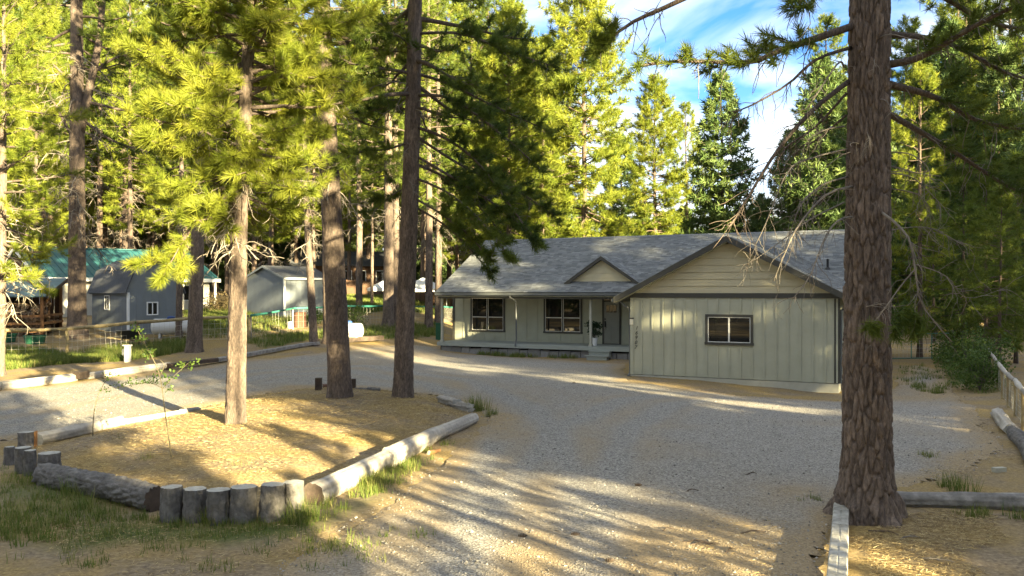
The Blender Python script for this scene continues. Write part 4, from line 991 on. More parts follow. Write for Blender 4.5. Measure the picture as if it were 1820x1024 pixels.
def framed(name, loc, ang, label, cat, group=None):
    """an Empty whose x axis points along ang (degrees from the photo's right towards the back)"""
    return empty(name, tuple(loc), label, cat, group, R(ang))
def pane_window(parent, x0, x1, z0, z1, y, normal=-1, mat=None, cols=2, axis_='x'):
    """window on a wall in the local x-z plane at y (or y-z plane at x)"""
    def bx(mb_, a0, a1, d0, d1, c0, c1):
        d0, d1 = (y + normal * d1, y + normal * d0) if normal < 0 else (y + d0, y + d1)
        if axis_ == 'x': mb_.box(a0, a1, d0, d1, c0, c1)
        else: mb_.box(d0, d1, a0, a1, c0, c1)
    t = .06; f = MB(); bx(f, x0 - t, x1 + t, 0, .04, z0 - t, z0); bx(f, x0 - t, x1 + t, 0, .04, z1, z1 + t); bx(f, x0 - t, x0, 0, .038, z0, z1); bx(f, x1, x1 + t, 0, .038, z0, z1)
    for k in range(1, cols): c = x0 + (x1 - x0) * k / cols; bx(f, c - .025, c + .025, 0, .036, z0, z1)
    wn = f.obj('window', mat or m_whitep, parent)
    for k in range(cols):
        a = x0 + (x1 - x0) * k / cols; g = MB(); bx(g, a + .025, a + (x1 - x0) / cols - .025, 0, .015, z0 + .005, z1 - .005); g.obj('pane', m_glass, wn)
    return wn
# teal roofed house: local x along the ridge (45 degrees), y towards the back
D_ = 58.0; p = at(25, 517, D_); zr_, ze_ = 6.1, 4.03
th_ = framed('neighbour_house', (p[0], p[1], 0), 45, 'cream house with a long teal metal roof behind the left sheds', 'house')
LH = 12.0
b = MB(); b.box(.5, LH - .5, -4.4, 4.4, 1.0, ze_ + .15); b.obj('wall', m_cream, th_)
b = MB(); b.poly([(.5, -4.4, ze_ + .15), (.5, 4.4, ze_ + .15), (.5, 0, zr_ - .12)], (LH - 1.0, 0, 0)); b.obj('gable_wall', m_brownf, th_)
for sg in (-1, 1):
    b = MB(); b.poly([(0, 0, zr_), (0, sg * 5, ze_), (0, sg * 5, ze_ - .08), (0, 0, zr_ - .08)], (LH, 0, 0)); rf_ = b.obj('roof', m_teal, th_)
    if sg < 0:
        for k in range(int(LH / .42) + 1):
            x_ = min(.03 + k * .42, LH - .03); b = MB(); b.bar((x_, 0, zr_ + .022), (x_, sg * 5, ze_ + .022), .045, .05); b.obj('roof_rib', m_teal, rf_)
b = MB(); b.bar((-.02, 0, zr_ + .04), (LH + .02, 0, zr_ + .04), .3, .05); b.obj('ridge_cap', m_teal, th_)
b = MB(); b.box(-.05, LH + .05, -5.06, -5.005, ze_ - .26, ze_ - .02); b.obj('fascia', m_whitep, th_)
for sg in (-1, 1):
    b = MB(); b.bar((-.03, 0, zr_ - .14), (-.03, sg * 5, ze_ - .14), .05, .2); b.obj('barge_board', m_whitep, th_)
pane_window(th_, 9.6, 10.6, 2.5, 3.5, -4.4); pane_window(th_, 5.0, 6.2, 2.4, 3.4, -4.4)
b = MB(); b.box(8.0, 8.9, -4.45, -4.4, 1.75, 3.8); b.obj('door', m_whitep, th_)
b = MB(); b.box(7.2, 11.9, -6.4, -4.45, 1.40, 1.62); b.obj('porch_slab', m_conc, th_)
for x_ in (7.4, 11.7):
    b = MB(); b.box(x_ - .06, x_ + .06, -4.95, -4.83, 1.62, ze_ - .27); b.obj('porch_post', m_whitep, th_)

def shed(name, px, D, ll, lr, zb, ze, label, roof, win_l, win_r):
    p = at(px, 517, D); s_ = framed(name, (p[0], p[1], 0), 45, label, 'shed')
    # local: corner at the origin, x to the right-back, y to the left-back
    b = MB(); b.box(.02, lr - .02, .02, ll - .02, zb, ze); b.obj('wall', m_grey, s_)
    npl = int(ll / .41)
    for k in range(npl):
        b = MB(); b.box(0, .02, .06 + k * (ll - .12) / npl + .003, .06 + (k + 1) * (ll - .12) / npl - .003, zb, ze); b.obj('siding_panel', m_grey, s_)
    npr = int(lr / .41)
    for k in range(npr):
        b = MB(); b.box(.06 + k * (lr - .12) / npr + .003, .06 + (k + 1) * (lr - .12) / npr - .003, 0, .02, zb, ze); b.obj('siding_panel', m_grey, s_)
    b = MB(); b.box(-.025, .09, -.025, .09, zb, ze); b.obj('corner_trim', m_whitep, s_)
    b = MB(); b.box(lr - .08, lr + .025, -.025, .06, zb, ze); b.obj('corner_trim', m_whitep, s_)
    b = MB(); b.box(.05, lr - .05, .05, ll - .05, zb - .4, zb - .002); b.obj('skid', m_dwood, s_)
    return s_
s1 = shed('garden_shed', 227, 46, 5.2, 2.9, .72, 3.06, 'grey barn style shed with a dark gambrel roof behind the rail fence', None, None, None)
prof_ = [(-.15, 3.0), (.35, 4.25), (1.45, 4.85), (2.55, 4.25), (3.05, 3.0)]
b = MB(); b.poly([(x_, .03, z_ - .04) for x_, z_ in prof_], (0, 5.1, 0)); b.obj('gable_wall', m_grey, s1)
for (xa, za), (xb, zb_) in zip(prof_[:-1], prof_[1:]):
    n2 = nrm([-(zb_ - za), 0, xb - xa]) * .06
    b = MB(); b.poly([(xa, -.15, za), (xb, -.15, zb_), (xb + n2[0], -.15, zb_ + n2[2]), (xa + n2[0], -.15, za + n2[2])], (0, 5.5, 0)); b.obj('roof', m_greyr, s1)
pane_window(s1, 2.55, 3.15, 2.15, 2.85, 0, -1, axis_='y'); pane_window(s1, 1.05, 1.55, 1.9, 2.5, 0, -1)
s2 = shed('garden_shed', 505, 55, 4.9, 3.3, 1.50, 4.0, 'grey shed with white corner trim behind the slim leaning pine', None, None, None)
b = MB(); b.poly([(.02, .02, 4.0), (.02, 4.88, 4.0), (.02, 2.45, 4.72)], (3.26, 0, 0)); b.obj('gable_wall', m_grey, s2)
for sg in (-1, 1):
    ya = 2.45 + sg * 2.65; b = MB(); b.poly([(-.15, 2.45, 4.80), (-.15, ya, 4.0), (-.15, ya, 3.93), (-.15, 2.45, 4.72)], (3.65, 0, 0)); b.obj('roof', m_greyr, s2)
    b = MB(); b.bar((-.17, 2.45, 4.73), (-.17, ya, 3.93), .03, .12); b.obj('barge_board', m_grey, s2)
b = MB(); b.box(-.12, 3.5, -.235, -.205, 3.86, 3.98); b.obj('fascia', m_whitep, s2)

# wood shelter with its firewood
FR = at(75, 517, 46.0); sh_ = framed('wood_shelter', (FR[0], FR[1], 0), 14, 'open lean to shelter with a metal roof and orange posts at the left edge', 'shelter')
b = MB(); b.poly([(.25, -.3, 2.88), (.25, 4.2, 3.86), (.25, 4.2, 3.80), (.25, -.3, 2.82)], (-6.4, 0, 0)); b.obj('roof', m_tealg, sh_)
b = MB(); b.bar((.28, -.32, 2.82), (.28, 4.2, 3.80), .05, .18); b.obj('barge_board', m_dwood, sh_)
for x_ in (0, -2.6, -5.2):
    for y_, zt_ in ((0, 2.86), (3.8, 3.7)):
        b = MB(); b.box(x_ - .07, x_ + .07, y_ - .07, y_ + .07, .4, zt_); b.obj('post', m_ply, sh_)
for zb_ in (.95, 1.35, 1.75):
    b = MB(); b.box(-5.3, .12, -.12, -.075, zb_, zb_ + .13); b.obj('rail', m_ply, sh_)
    b = MB(); b.box(.075, .12, -.05, 3.85, zb_ + .02, zb_ + .15); b.obj('rail', m_ply, sh_)
for k in range(14):
    b = MB(); b.box(-5.3 + .38 * k, -5.3 + .38 * k + .36, 3.88, 3.91, .5, 3.6); b.obj('back_board', m_brownf, sh_)
b = MB(); b.bar((0, .2, 2.25), (0, 1.5, 2.95), .09, .09); b.obj('brace', m_ply, sh_)
fw = MB(); r = np.random.RandomState(3)
for k in range(900):
    x_ = -5.4 + 5.3 * r.rand(); z_ = .72 + 1.75 * r.rand() ** 1.1; y_ = .05 + .6 * r.rand() + .35 * max(0, z_ - 1.6) + (2.6 * r.rand() if k % 3 == 0 else 0)
    a = np.array([x_, y_, z_]); d = nrm([.25 * r.randn(), 1, .2 * r.randn()]); fw.tube([a, a + d * .38], .06 + .05 * r.rand(), 6, tint=r.rand())
c = math.cos(R(14)); s__ = math.sin(R(14))
for k in range(len(fw.v)):
    v = fw.v[k]; fw.v[k] = np.stack([FR[0] + v[:, 0] * c - v[:, 1] * s__, FR[1] + v[:, 0] * s__ + v[:, 1] * c, v[:, 2]], 1)
tag(fw.obj('firewood_stack', m_fw), 'split firewood piled under the lean to shelter', 'firewood', kind='stuff')
def ring_body(name, loc, prof, seg, mat, label, cat, parent=None, group=None):
    b = MB(); b.tube([(0, 0, z_) for r_, z_ in prof], [r_ for r_, z_ in prof], seg); o = b.obj(name, mat, parent, smooth=False); o.location = loc
    if label: tag(o, label, cat, group)
    return o
for k, (px_, D_, lab) in enumerate(((62, 43.2, 'green plastic tub on the ground before the firewood, the right one'), (10, 43.6, 'green plastic tub partly cut by the left edge, before the firewood'))):
    q = onground(px_, D_); o = ring_body('garden_tub', tuple(q), [(.42, -.02), (.50, .34), (.53, .36), (.53, .40), (.45, .40), (.42, .10)], 16, m_green, lab, 'tub', group='green tubs')

# gas tanks
def gas_tank(loc, ang, ln, rad, label):
    t = framed('gas_tank', loc, ang, label, 'gas tank')
    b = MB(); n = 7; xs, rr2 = [], []
    for k in range(n): a = k / (n - 1) * np.pi / 2; xs.append(-ln / 2 + rad * .6 * (1 - math.sin(a))); rr2.append(rad * math.cos(a) + .004)
    xs = xs[::-1]; rr2 = rr2[::-1]
    X_ = [-ln / 2 - 0.0 + (x_ + ln / 2) for x_ in xs]; pr = [(-ln / 2 + rad * .6 * (1 - math.sin(k / 6 * np.pi / 2)), max(.004, rad * math.sin(np.pi / 2 - k / 6 * np.pi / 2) if False else rad * math.cos((6 - k) / 6 * np.pi / 2))) for k in range(7)]
    left = [(-ln / 2 + rad * .6 * (1 - math.sin(k / 6 * np.pi / 2)), rad * math.sin(math.acos(1 - min(1, 1 - math.sin(k / 6 * np.pi / 2))) if False else np.pi / 2 * 0 + 0) ) for k in range(0)]
    prof2 = []
    for k in range(7): a = k / 6 * np.pi / 2; prof2.append((-ln / 2 - rad * .45 * math.cos(a), max(.01, rad * math.sin(a))))
    prof2 += [(-x_, r_) for x_, r_ in prof2[::-1]]
    b.tube([(x_, 0, rad + .16) for x_, r_ in prof2], [r_ for x_, r_ in prof2], 24); b.obj('tank_shell', m_tankw, t, smooth=True)
    for x_ in (-ln * .33, ln * .33):
        b = MB(); b.box(x_ - .05, x_ + .05, -.22, .22, -.06, .24); b.obj('foot', m_tankw, t)
    b = MB(); b.tube([(0, 0, 2 * rad + .12), (0, 0, 2 * rad + .24), (0, 0, 2 * rad + .29)], [.20, .20, .12], 16); b.obj('valve_cover', m_blue, t)
    return t
q = onground(304, 45.5); gas_tank(tuple(q), 8, 1.6, .42, 'white gas tank with a blue cap behind the rail fence, before the teal roofed house')
q = onground(619, 45); gas_tank(tuple(q), 12, 1.25, .38, 'white gas tank with a blue cap behind the streaked island pine')

# garden cart, barrel, bucket, green cabinet, pedestal
q = onground(231, 42.0); ct = framed('garden_cart', q, 20, 'small black garden cart with pale handles behind the rail fence', 'cart')
b = MB(); b.add([(-.35, -.3, .42), (.35, -.3, .42), (.35, .3, .42), (-.35, .3, .42), (-.62, -.42, .80), (.5, -.42, .86), (.5, .42, .86), (-.62, .42, .80)], [(3, 2, 1, 0), (0, 1, 5, 4), (1, 2, 6, 5), (2, 3, 7, 6), (3, 0, 4, 7), (4, 5, 6, 7)]); b.obj('tray', m_black, ct)
for y_ in (-.28, .28):
    b = MB(); b.bar((.5, y_ * .4, .28), (-1.0, y_, .50), .05, .05); b.obj('handle', m_pole, ct)
    b = MB(); b.bar((-.3, y_, .42), (-.42, y_, 0), .05, .05); b.obj('leg', m_black, ct)
wv = MB(); wv.tube([(.55, -.05, .20), (.55, .05, .20)], .2, 16); wv.obj('wheel', m_black, ct)
q = onground(533, 50.5); br = ring_body('barrel', tuple(q), [(.36, -.02), (.38, .05), (.37, .30), (.385, .33), (.37, .36), (.37, .80), (.39, .83), (.37, .86), (.33, .86), (.31, .60)], 20, m_rust, 'rusty brown barrel beside the right grey shed', 'barrel')
q = onground(515, 50); ring_body('bucket', tuple(q), [(.14, -.01), (.17, .33), (.18, .34), (.18, .36), (.15, .36), (.13, .1)], 14, m_whitep, 'small white bucket on the grass left of the rusty barrel', 'bucket')
q = onground(780, 51); ub = framed('utility_cabinet', q, 0, 'dark green utility cabinet on the grass left of the porch', 'cabinet')
b = MB(); b.box(-.17, .17, -.15, .15, -.05, .92); b.obj('cabinet_body', m_green, ub); b = MB(); b.box(-.2, .2, -.18, .18, .92, .99); b.obj('lid', m_green, ub)
q = G(227, 644); pd = framed('utility_pedestal', q, 0, 'pale utility pedestal standing in the sun before the rail fence', 'pedestal')
b = MB(); b.box(-.10, .10, -.10, .10, -.05, .68); b.obj('pedestal_body', m_cream, pd); b = MB(); b.box(-.16, .14, -.13, .13, .68, .73); b.obj('lid', m_cream, pd)
b = MB(); b.box(-.20, -.104, -.09, .05, .30, .55); b.obj('meter_box', m_gut, pd); b = MB(); b.bar((-.14, 0, -.05), (-.14, 0, .30), .04, .04); b.obj('conduit', m_gut, pd)

# ------------------------------------------------------------------ fences
def wire_panel(mb_, p, q, z0, z1, dx_, dz_, rad, bul, r):
    p = np.asarray(p, float); q = np.asarray(q, float); L_ = np.linalg.norm(q[:2] - p[:2]); n = max(2, int(L_ / dx_)); nz = max(2, int((z1 - z0) / dz_))
    nn = nrm([-(q - p)[1], (q - p)[0], 0])
    def pt(s_, h_): return p + (q - p) * s_ + np.array([0, 0, z0 + h_ * (z1 - z0)]) + nn * bul * math.sin(s_ * 9 + h_ * 3) * math.sin(np.pi * s_)
    for k in range(n + 1): mb_.tube([pt(k / n, h_) for h_ in np.linspace(0, 1, 5)], rad, 3, cap=False)
    for k in range(nz + 1): mb_.tube([pt(s_, k / nz) for s_ in np.linspace(0, 1, 9)], rad, 3, cap=False)
def fence(name, posts, h, prad, rail_mat, post_mat, rrad, label, mesh=None, post_h=None, ext=0):
    f = empty(name, tuple(posts[0]), label, 'fence'); o = np.asarray(posts[0], float); r = np.random.RandomState(len(posts))
    P = [np.asarray(p, float) - o for p in posts]
    for p in P:
        b = MB(); b.tube([p + [0, 0, -.2], p + [r.randn() * .015, r.randn() * .015, h * .5], p + [r.randn() * .02, r.randn() * .02, h - rrad]], prad, 10, tint=r.rand()); b.obj('post', post_mat, f, smooth=False)
    for a, c in zip(P[:-1], P[1:]):
        m_ = (a + c) / 2 + [0, 0, -.025]; b = MB(); b.tube(smooth_path([a + [0, 0, h], m_ + [0, 0, h], c + [0, 0, h]], 7), [rrad * (1 + .12 * r.randn()) for _ in range(7)], 10, tint=r.rand()); b.obj('rail', rail_mat, f, smooth=True)
    if mesh:
        for a, c in zip(P[:-1], P[1:]):
            b = MB(); wire_panel(b, a, c, .08, h - .06, mesh[0], mesh[1], mesh[2], mesh[3], r); b.obj('wire_mesh', m_wire, f)
    return f
fence('rail_fence', [G(-75, 640), G(8, 636), G(118, 632), G(243, 617), G(340, 608), G(443, 603)], 1.2, .072, m_pole, m_pole, .08, 'sunlit pole and wire fence along the left yard, before the grey sheds', (.26, .22, .0055, .05))
fence('pipe_fence', [G(446, 602.5), G(521, 586), G(610, 580.5), G(692, 577.5), G(785, 574), G(850, 572)], 1.2, .045, m_tpipe, m_gwood, .06, 'fence with a teal green top rail running behind the island pines', (.30, .28, .0035, .03))
fl = np.array([11.5, 19.6]); fd = nrm([13.6 - 11.5, 23.9 - 19.6])
fence('rail_fence', [np.array([*(fl + fd * k * 2.36), float(hgt(*(fl + fd * k * 2.36)))]) for k in range(-1, 12)], .90, .055, m_lwood, m_pole, .06, 'pale pole and wire fence receding along the right side of the path', (.16, .13, .004, .02))
# wire gate across the path
g0, g1 = onground(1583, 40.0), onground(1692, 40.6); gt = empty('wire_gate', tuple(g0), 'thin wire gate across the end of the path on the right', 'gate')
q = g1 - g0
b = MB()
for z_ in (.06, 1.2): b.tube([(0, 0, z_), (q[0], q[1], z_ + q[2])], .022, 6)
for k in range(4): b.tube([q * k / 3 + [0, 0, .06], q * k / 3 + [0, 0, 1.2]], .022, 6)
b.obj('gate_frame', m_tpipe, gt); b = MB(); wire_panel(b, (0, 0, 0), q, .08, 1.18, .2, .2, .005, .0, np.random.RandomState(1)); b.obj('wire_mesh', m_wire, gt)
for a in (-.12, 1.02): b = MB(); b.tube([q * a + [0, 0, -.2], q * a + [0, 0, 1.35]], .07, 10); b.obj('gate_post', m_gwood, gt)
# far brown board fence, the house and canopies beyond
bf0 = onground(545, 77); bf1 = onground(835, 76); bf = empty('board_fence', tuple(bf0), 'dark brown board fence at the far end of the grass', 'fence'); q = bf1 - bf0; r = np.random.RandomState(8)
nbd = int(np.linalg.norm(q) / .16); b = MB()
for k in range(nbd):
    a = q * k / nbd; c = q * (k + .93) / nbd; z_ = float(hgt(bf0[0] + a[0], bf0[1] + a[1])) - bf0[2]
    b.box(a[0], c[0], a[1] - .012 + .006 * r.randn(), a[1] + .012, z_ - .1, z_ + 1.45 + .02 * r.randn(), tint=r.rand())
tag(b.obj('fence_boards', m_brownf, bf), kind='stuff')
b = MB(); b.bar(np.array([0, .05, 1.52]), q + [0, .05, 1.52 + 0], .06, .1); b.obj('top_rail', m_brownf, bf)
for k in range(10):
    a = q * k / 9; b = MB(); b.box(a[0] - .06, a[0] + .06, a[1] + .02, a[1] + .14, a[2] - .2, a[2] + 1.7); b.obj('post', m_brownf, bf)
hq = onground(612, 88); hh = framed('far_house', hq, 8, 'dark house with pale windows beyond the brown board fence', 'house')
b = MB(); b.box(-5, 5, 0, 6, -.2, 2.9); b.obj('wall', m_brownf, hh)
b = MB(); b.poly([(-5.4, -.5, 2.8), (-5.4, 3, 4.4), (-5.4, 6.5, 2.8)], (10.8, 0, 0)); b.obj('roof', m_greyr, hh)
for x_ in (-3.6, -.2, 1.2, 3.2): pane_window(hh, x_, x_ + .9, 1.1, 2.3, 0, -1, cols=1)
def canopy(px, D, zt, label):
    q = onground(px, D); t = framed('canopy_tent', q, 15, label, 'canopy tent', 'white canopy tents')
    w_, z0 = 1.75, zt - 1.0; z0 -= q[2]; z1 = zt - q[2]
    b = MB(); b.add([(-w_, -w_, z0), (w_, -w_, z0), (w_, w_, z0), (-w_, w_, z0), (0, 0, z1), (-w_, -w_, z0 - .22), (w_, -w_, z0 - .22), (w_, w_, z0 - .22), (-w_, w_, z0 - .22)], [(0, 1, 6, 5), (1, 2, 7, 6), (2, 3, 8, 7), (3, 0, 5, 8)], [(0, 4, 1), (1, 4, 2), (2, 4, 3), (3, 4, 0)]); b.obj('canopy_top', m_whitep, t)
    for sx in (-1, 1):
        for sy in (-1, 1): b = MB(); b.bar((sx * w_ * .96, sy * w_ * .96, -.1), (sx * w_ * .96, sy * w_ * .96, z0 - .0), .05, .05); b.obj('leg', m_gut, t)
canopy(695, 71, 4.35, 'white canopy tent half hidden behind the close pair of pine trunks'); canopy(752, 73, 4.3, 'pale canopy tent seen between the island pine and the porch roof')

# ------------------------------------------------------------------ logs, stumps and timbers
def log_mesh(mb_, p, q, r0, r1, seg=22, amp=.02, seed=0, fr=2.2, bark=False):
    p = np.asarray(p, float); q = np.asarray(q, float); L_ = np.linalg.norm(q - p); n = max(6, int(L_ / (.045 if bark else .08)))
    t = np.linspace(0, 1, n); d = nrm(q - p); a = nrm(np.cross(d, [0.02, .01, 1.0])); b_ = np.cross(a, d)
    ph = np.arange(seg) * 2 * np.pi / seg; T_, PH = np.meshgrid(t, ph, indexing='ij')
    ax = np.stack([T_ * L_ * fr * .45, np.cos(PH) * fr * .6, np.sin(PH) * fr * .6 + seed * 7], -1).reshape(-1, 3)
    groove = np.clip(vnoise(np.stack([T_.ravel() * L_ * .35 + seed, np.cos(PH).ravel() * 4.2, np.sin(PH).ravel() * 4.2], 1)).reshape(T_.shape) * 2.2, -1, .35)
    rad = (r0 + (r1 - r0) * T_) + amp * .55 * groove + amp * fbm(ax * 2, 4).reshape(T_.shape) + amp * .35 * vnoise(np.stack([T_.ravel() * L_ * 1.2, np.cos(PH).ravel() * 5, np.sin(PH).ravel() * 5 + seed], 1)).reshape(T_.shape)
    tint = np.clip(.5 + .55 * vnoise(np.stack([T_.ravel() * L_ * .7 + seed * 3, np.cos(PH).ravel() * 5.5, np.sin(PH).ravel() * 5.5], 1)) + .3 * vnoise(ax * 1.5), 0, 1)
    if bark:
        per = max(5, int(2 * np.pi * r0 * 11)); wob_ = vnoise(ax * 3).reshape(T_.shape)
        f1, f2, cid = worley(PH / (2 * np.pi) * per + wob_ * .5, T_ * L_ * 5.5 + seed * 5 + wob_ * .5, per)
        rad = (r0 + (r1 - r0) * T_) + amp * .45 * fbm(ax, 3).reshape(T_.shape) + .6 * amp * (np.clip((f2 - f1) * 2.4, 0, 1) - .6) * (.6 + .8 * cid) + amp * .3 * vnoise(ax * 9).reshape(T_.shape)
        tint = np.clip(.2 + .6 * cid.ravel() + .3 * vnoise(ax * 6), 0, 1)
    c = p + (q - p) * t[:, None]
    wob = np.stack([vnoise(np.stack([t * L_ * .5, t * 0 + seed, t * 0 + k], 1)) for k in (1, 2)], 1) * amp * .8
    c = c + a * wob[:, :1] + b_ * wob[:, 1:]
    v = (c[:, None] + rad[..., None] * (a * np.cos(PH)[..., None] + b_ * np.sin(PH)[..., None])).reshape(-1, 3)
    i = np.arange(n - 1)[:, None] * seg; j = np.arange(seg)[None]; j2 = (j + 1) % seg
    mb_.add(v, np.stack([i + j, i + seg + j, i + seg + j2, i + j2], -1).reshape(-1, 4), tint=tint)
    return c, rad, v.reshape(n, seg, 3), d
def cap_mesh(ring, c, d, sgn):
    m_ = MB(); k = len(ring); mid = c + (ring - c) * .55 + d * sgn * .004
    v = np.concatenate([ring, mid, [c + d * sgn * .006]]); jj = np.arange(k); j2 = (jj + 1) % k
    q = np.stack([jj, j2, k + j2, k + jj], 1); t = np.stack([k + jj, k + j2, np.full(k, 2 * k)], 1)
    if sgn < 0: q = q[:, ::-1]; t = t[:, ::-1]
    m_.add(v, q, t, tint=np.concatenate([np.full(k, .2), np.full(k, .6), [.4]])); return m_
def lying_log(name, p, q, r0, r1, mat, label, group=None, amp=.02, seed=0, cutm=None, seg=22, sink=.25, cat='log'):
    p = np.asarray(p, float) + [0, 0, r0 * (1 - sink)]; q = np.asarray(q, float) + [0, 0, r1 * (1 - sink)]
    bk = mat is m_sbark; b = MB(); c, rad, v, d = log_mesh(b, p, q, r0, r1, max(seg, 40) if bk else seg, amp, seed, bark=bk)
    org = tuple(p - [0, 0, r0])
    o = b.obj(name, mat, None, smooth=True, origin=org); tag(o, label, cat, group)
    for ring, cc, sg in ((v[0], c[0], -1), (v[-1], c[-1], 1)):
        e = cap_mesh(ring, cc, d, sg); e.obj('cut_end', cutm or m_cut, o, origin=org).location = (0, 0, 0)
    return o
GSt = 'upright log stumps edging the island'
def stump(px0, px1, ytop, ybot, label, seed, mat=m_sbark, tilt=(0, 0), base=None, flatten=1.0):
    b_ = G((px0 + px1) / 2, ybot) if base is None else base; D = b_[1]
    rad = (px1 - px0) / 2 / F * D; b_ = b_ + np.array([0, rad * .8, 0]); h_ = (ybot - ytop) / F * D - .02
    m_ = MB(); c, rr3, v, d = log_mesh(m_, b_ + [0, 0, -.1], b_ + [tilt[0], tilt[1], h_], rad * (1.0 + .06 * math.sin(seed * 2.1)), rad * (.95 + .05 * math.cos(seed * 1.3)), 44, .034, seed, 3.4, bark=True)
    o = m_.obj('log_stump', mat, None, smooth=True, origin=tuple(b_)); tag(o, label, 'stump', GSt)
    cap_mesh(v[-1], c[-1], d, 1).obj('cut_top', m_cut, o, origin=tuple(b_)).location = (0, 0, 0)
    return o
for k, (a, c, yt, yb, lab, ti) in enumerate(((281, 320, 866, 928, 'log stump butting against the long bark covered log, first of the front row', (0, 0)), (322, 362, 869, 928, 'log stump with a pale knot on its side, second from the bark covered log', (.01, 0)), (363, 403, 871, 932, 'log stump with a round pale knot at its top, third from the bark covered log', (0, .01)),
        (404, 451, 867, 933, 'widest log stump of the front row with a flat pale cut', (0, 0)), (455, 500, 862, 929, 'log stump with peeling bark, second from the end of the pale log', (.02, 0)), (500, 539, 857, 920, 'log stump standing against the near end of the pale log', (.0, 0)))):
    stump(a, c, yt, yb, lab, k + 3, tilt=ti)
for k, (a, c, yt, yb, lab) in enumerate(((7, 24, 793, 826, 'narrow outermost stump at the left corner of the island'), (20, 47, 795, 842, 'stump with a ragged pale top in the left corner cluster'), (42, 62, 799, 846, 'narrow stump squeezed between two stumps of the left corner cluster'), (58, 97, 806, 856, 'stump with a broad flat pale top at the end of the bark covered log'), (24, 52, 768, 800, 'pale low stump at the back of the left corner cluster'))):
    stump(a, c, yt, yb, lab, k + 13)
sp = G(57, 797); b = MB(); b.add([sp + [-.06, 0, -.05], sp + [.05, .02, -.05], sp + [.04, .12, -.05], sp + [-.05, .1, -.05], sp + [.0, .02, .30], sp + [.06, .03, .34], sp + [.055, .1, .33], sp + [.01, .09, .26]], [(3, 2, 1, 0), (0, 1, 5, 4), (1, 2, 6, 5), (2, 3, 7, 6), (3, 0, 4, 7), (4, 5, 6, 7)])
tag(b.obj('split_wood', m_ply, origin=tuple(sp)), 'upright piece of orange split wood at the left corner of the island', 'wood piece')
lying_log('bark_log', G(80, 858), G(281, 908), .20, .18, m_sbark, 'long bark covered log lying along the front left edge of the island', amp=.055, seed=4, seg=56, cutm=m_dwood)
lying_log('pale_log', G(556, 899), G(690, 826), .185, .165, m_lwood, 'nearest pale bare log of the right island edge, with a dark cut end', amp=.018, seed=5, seg=28, cutm=m_dwood)
lying_log('pale_log', G(688, 828), G(760, 793), .185, .175, m_lwood, 'middle pale log of the right island edge with a splintered side', amp=.03, seed=6, seg=28)
lying_log('pale_log', G(756, 792), G(842, 751), .165, .135, m_lwood, 'farthest pale log of the right island edge, pointing at the house', amp=.018, seed=7, seg=28)
lying_log('bark_chunk', G(762, 808), G(783, 802), .05, .03, m_ply, 'strip of torn orange bark beside the middle pale log', amp=.03, seed=8, seg=9, cat='bark')
lying_log('pale_log', G(66, 793), G(215, 757), .15, .13, m_lwood, 'cracked pale log along the back left edge of the island', amp=.025, seed=9, seg=24)
lying_log('pale_log', G(213, 758), G(322, 740), .10, .09, m_lwood, 'thin sunlit pale log behind the aspen sapling', amp=.015, seed=10)
lying_log('grey_log', G(323, 741), G(352, 735), .11, .10, m_gwood, 'short grey log end left of the young sunlit pine', amp=.015, seed=11)
lying_log('driftwood', G(782, 719), G(812, 726), .14, .12, m_lwood, 'knobbly weathered root at the right tip of the island, left piece', 'weathered roots', amp=.09, seed=12, seg=18)
lying_log('driftwood', G(806, 724), G(834, 733), .17, .10, m_lwood, 'knobbly weathered root touching the farthest pale log', 'weathered roots', amp=.10, seed=13, seg=18)
def timber(name, p, q, wd, ht, mat, label, cat='timber', group=None, seed=0, lift=0.0):
    p = np.asarray(p, float); q = np.asarray(q, float); L_ = np.linalg.norm(q - p); n = max(3, int(L_ / .30)); r = np.random.RandomState(seed); d = nrm(q - p); a = nrm(np.cross(d, [0, 0, 1])); u_ = np.cross(a, d)
    sec = np.array([(-.5, -.12), (.5, -.12), (.5, .4), (.44, .5), (.06, .5), (0, .47), (-.06, .5), (-.44, .5), (-.5, .4)]); sec[:, 1] = (sec[:, 1] + .5) - .12
    k = len(sec); v = []
    for t in np.linspace(0, 1, n):
        c = p + (q - p) * t + [0, 0, lift]; c[2] = max(c[2], 0 + float(hgt(c[0], c[1])) + lift)
        j = .035 * r.randn(k, 2); v.append(c + a * ((sec[:, :1] + j[:, :1] * .5) * wd) + u_ * ((sec[:, 1:] + j[:, 1:] * .5) * ht))
    v = np.array(v); b = MB(); i = np.arange(n - 1)[:, None] * k; jj = np.arange(k)[None]; j2 = (jj + 1) % k
    b.add(v.reshape(-1, 3), np.stack([i + jj, i + j2, i + k + j2, i + k + jj], -1).reshape(-1, 4), tint=np.clip(.5 + .3 * r.randn(n * k), 0, 1))
    for ring, s_ in ((v[0], 1), (v[-1], -1)): b.add(np.concatenate([ring, [ring.mean(0)]]), t=[((x_ + 1) % k, x_, k)[::s_] for x_ in range(k)])
    o = b.obj(name, mat, origin=tuple(p)); tag(o, label, cat, group); return o
GT = 'timbers edging the drive'
lying_log('edging_log', G(-90, 704), G(4, 693), .16, .15, m_lwood, 'edging log running out of the left edge of the view', GT, amp=.02, seed=20)
lying_log('edging_log', G(2, 694), G(134, 677), .15, .15, m_lwood, 'sunlit edging log at the far left, ending at a dark square block', GT, amp=.02, seed=21)
timber('edging_block', G(134, 678), G(152, 675), .34, .36, m_dwood, 'short dark square block in the left edging, crossed by a shadow', 'timber', GT, 22)
lying_log('edging_log', G(154, 674), G(300, 655), .13, .15, m_lwood, 'sunlit edging log behind the tops of the saplings', GT, amp=.02, seed=23)
timber('edging_timber', G(300, 657), G(385, 646), .28, .26, m_dwood, 'dark edging timber just left of the young sunlit pine', 'timber', GT, 24)
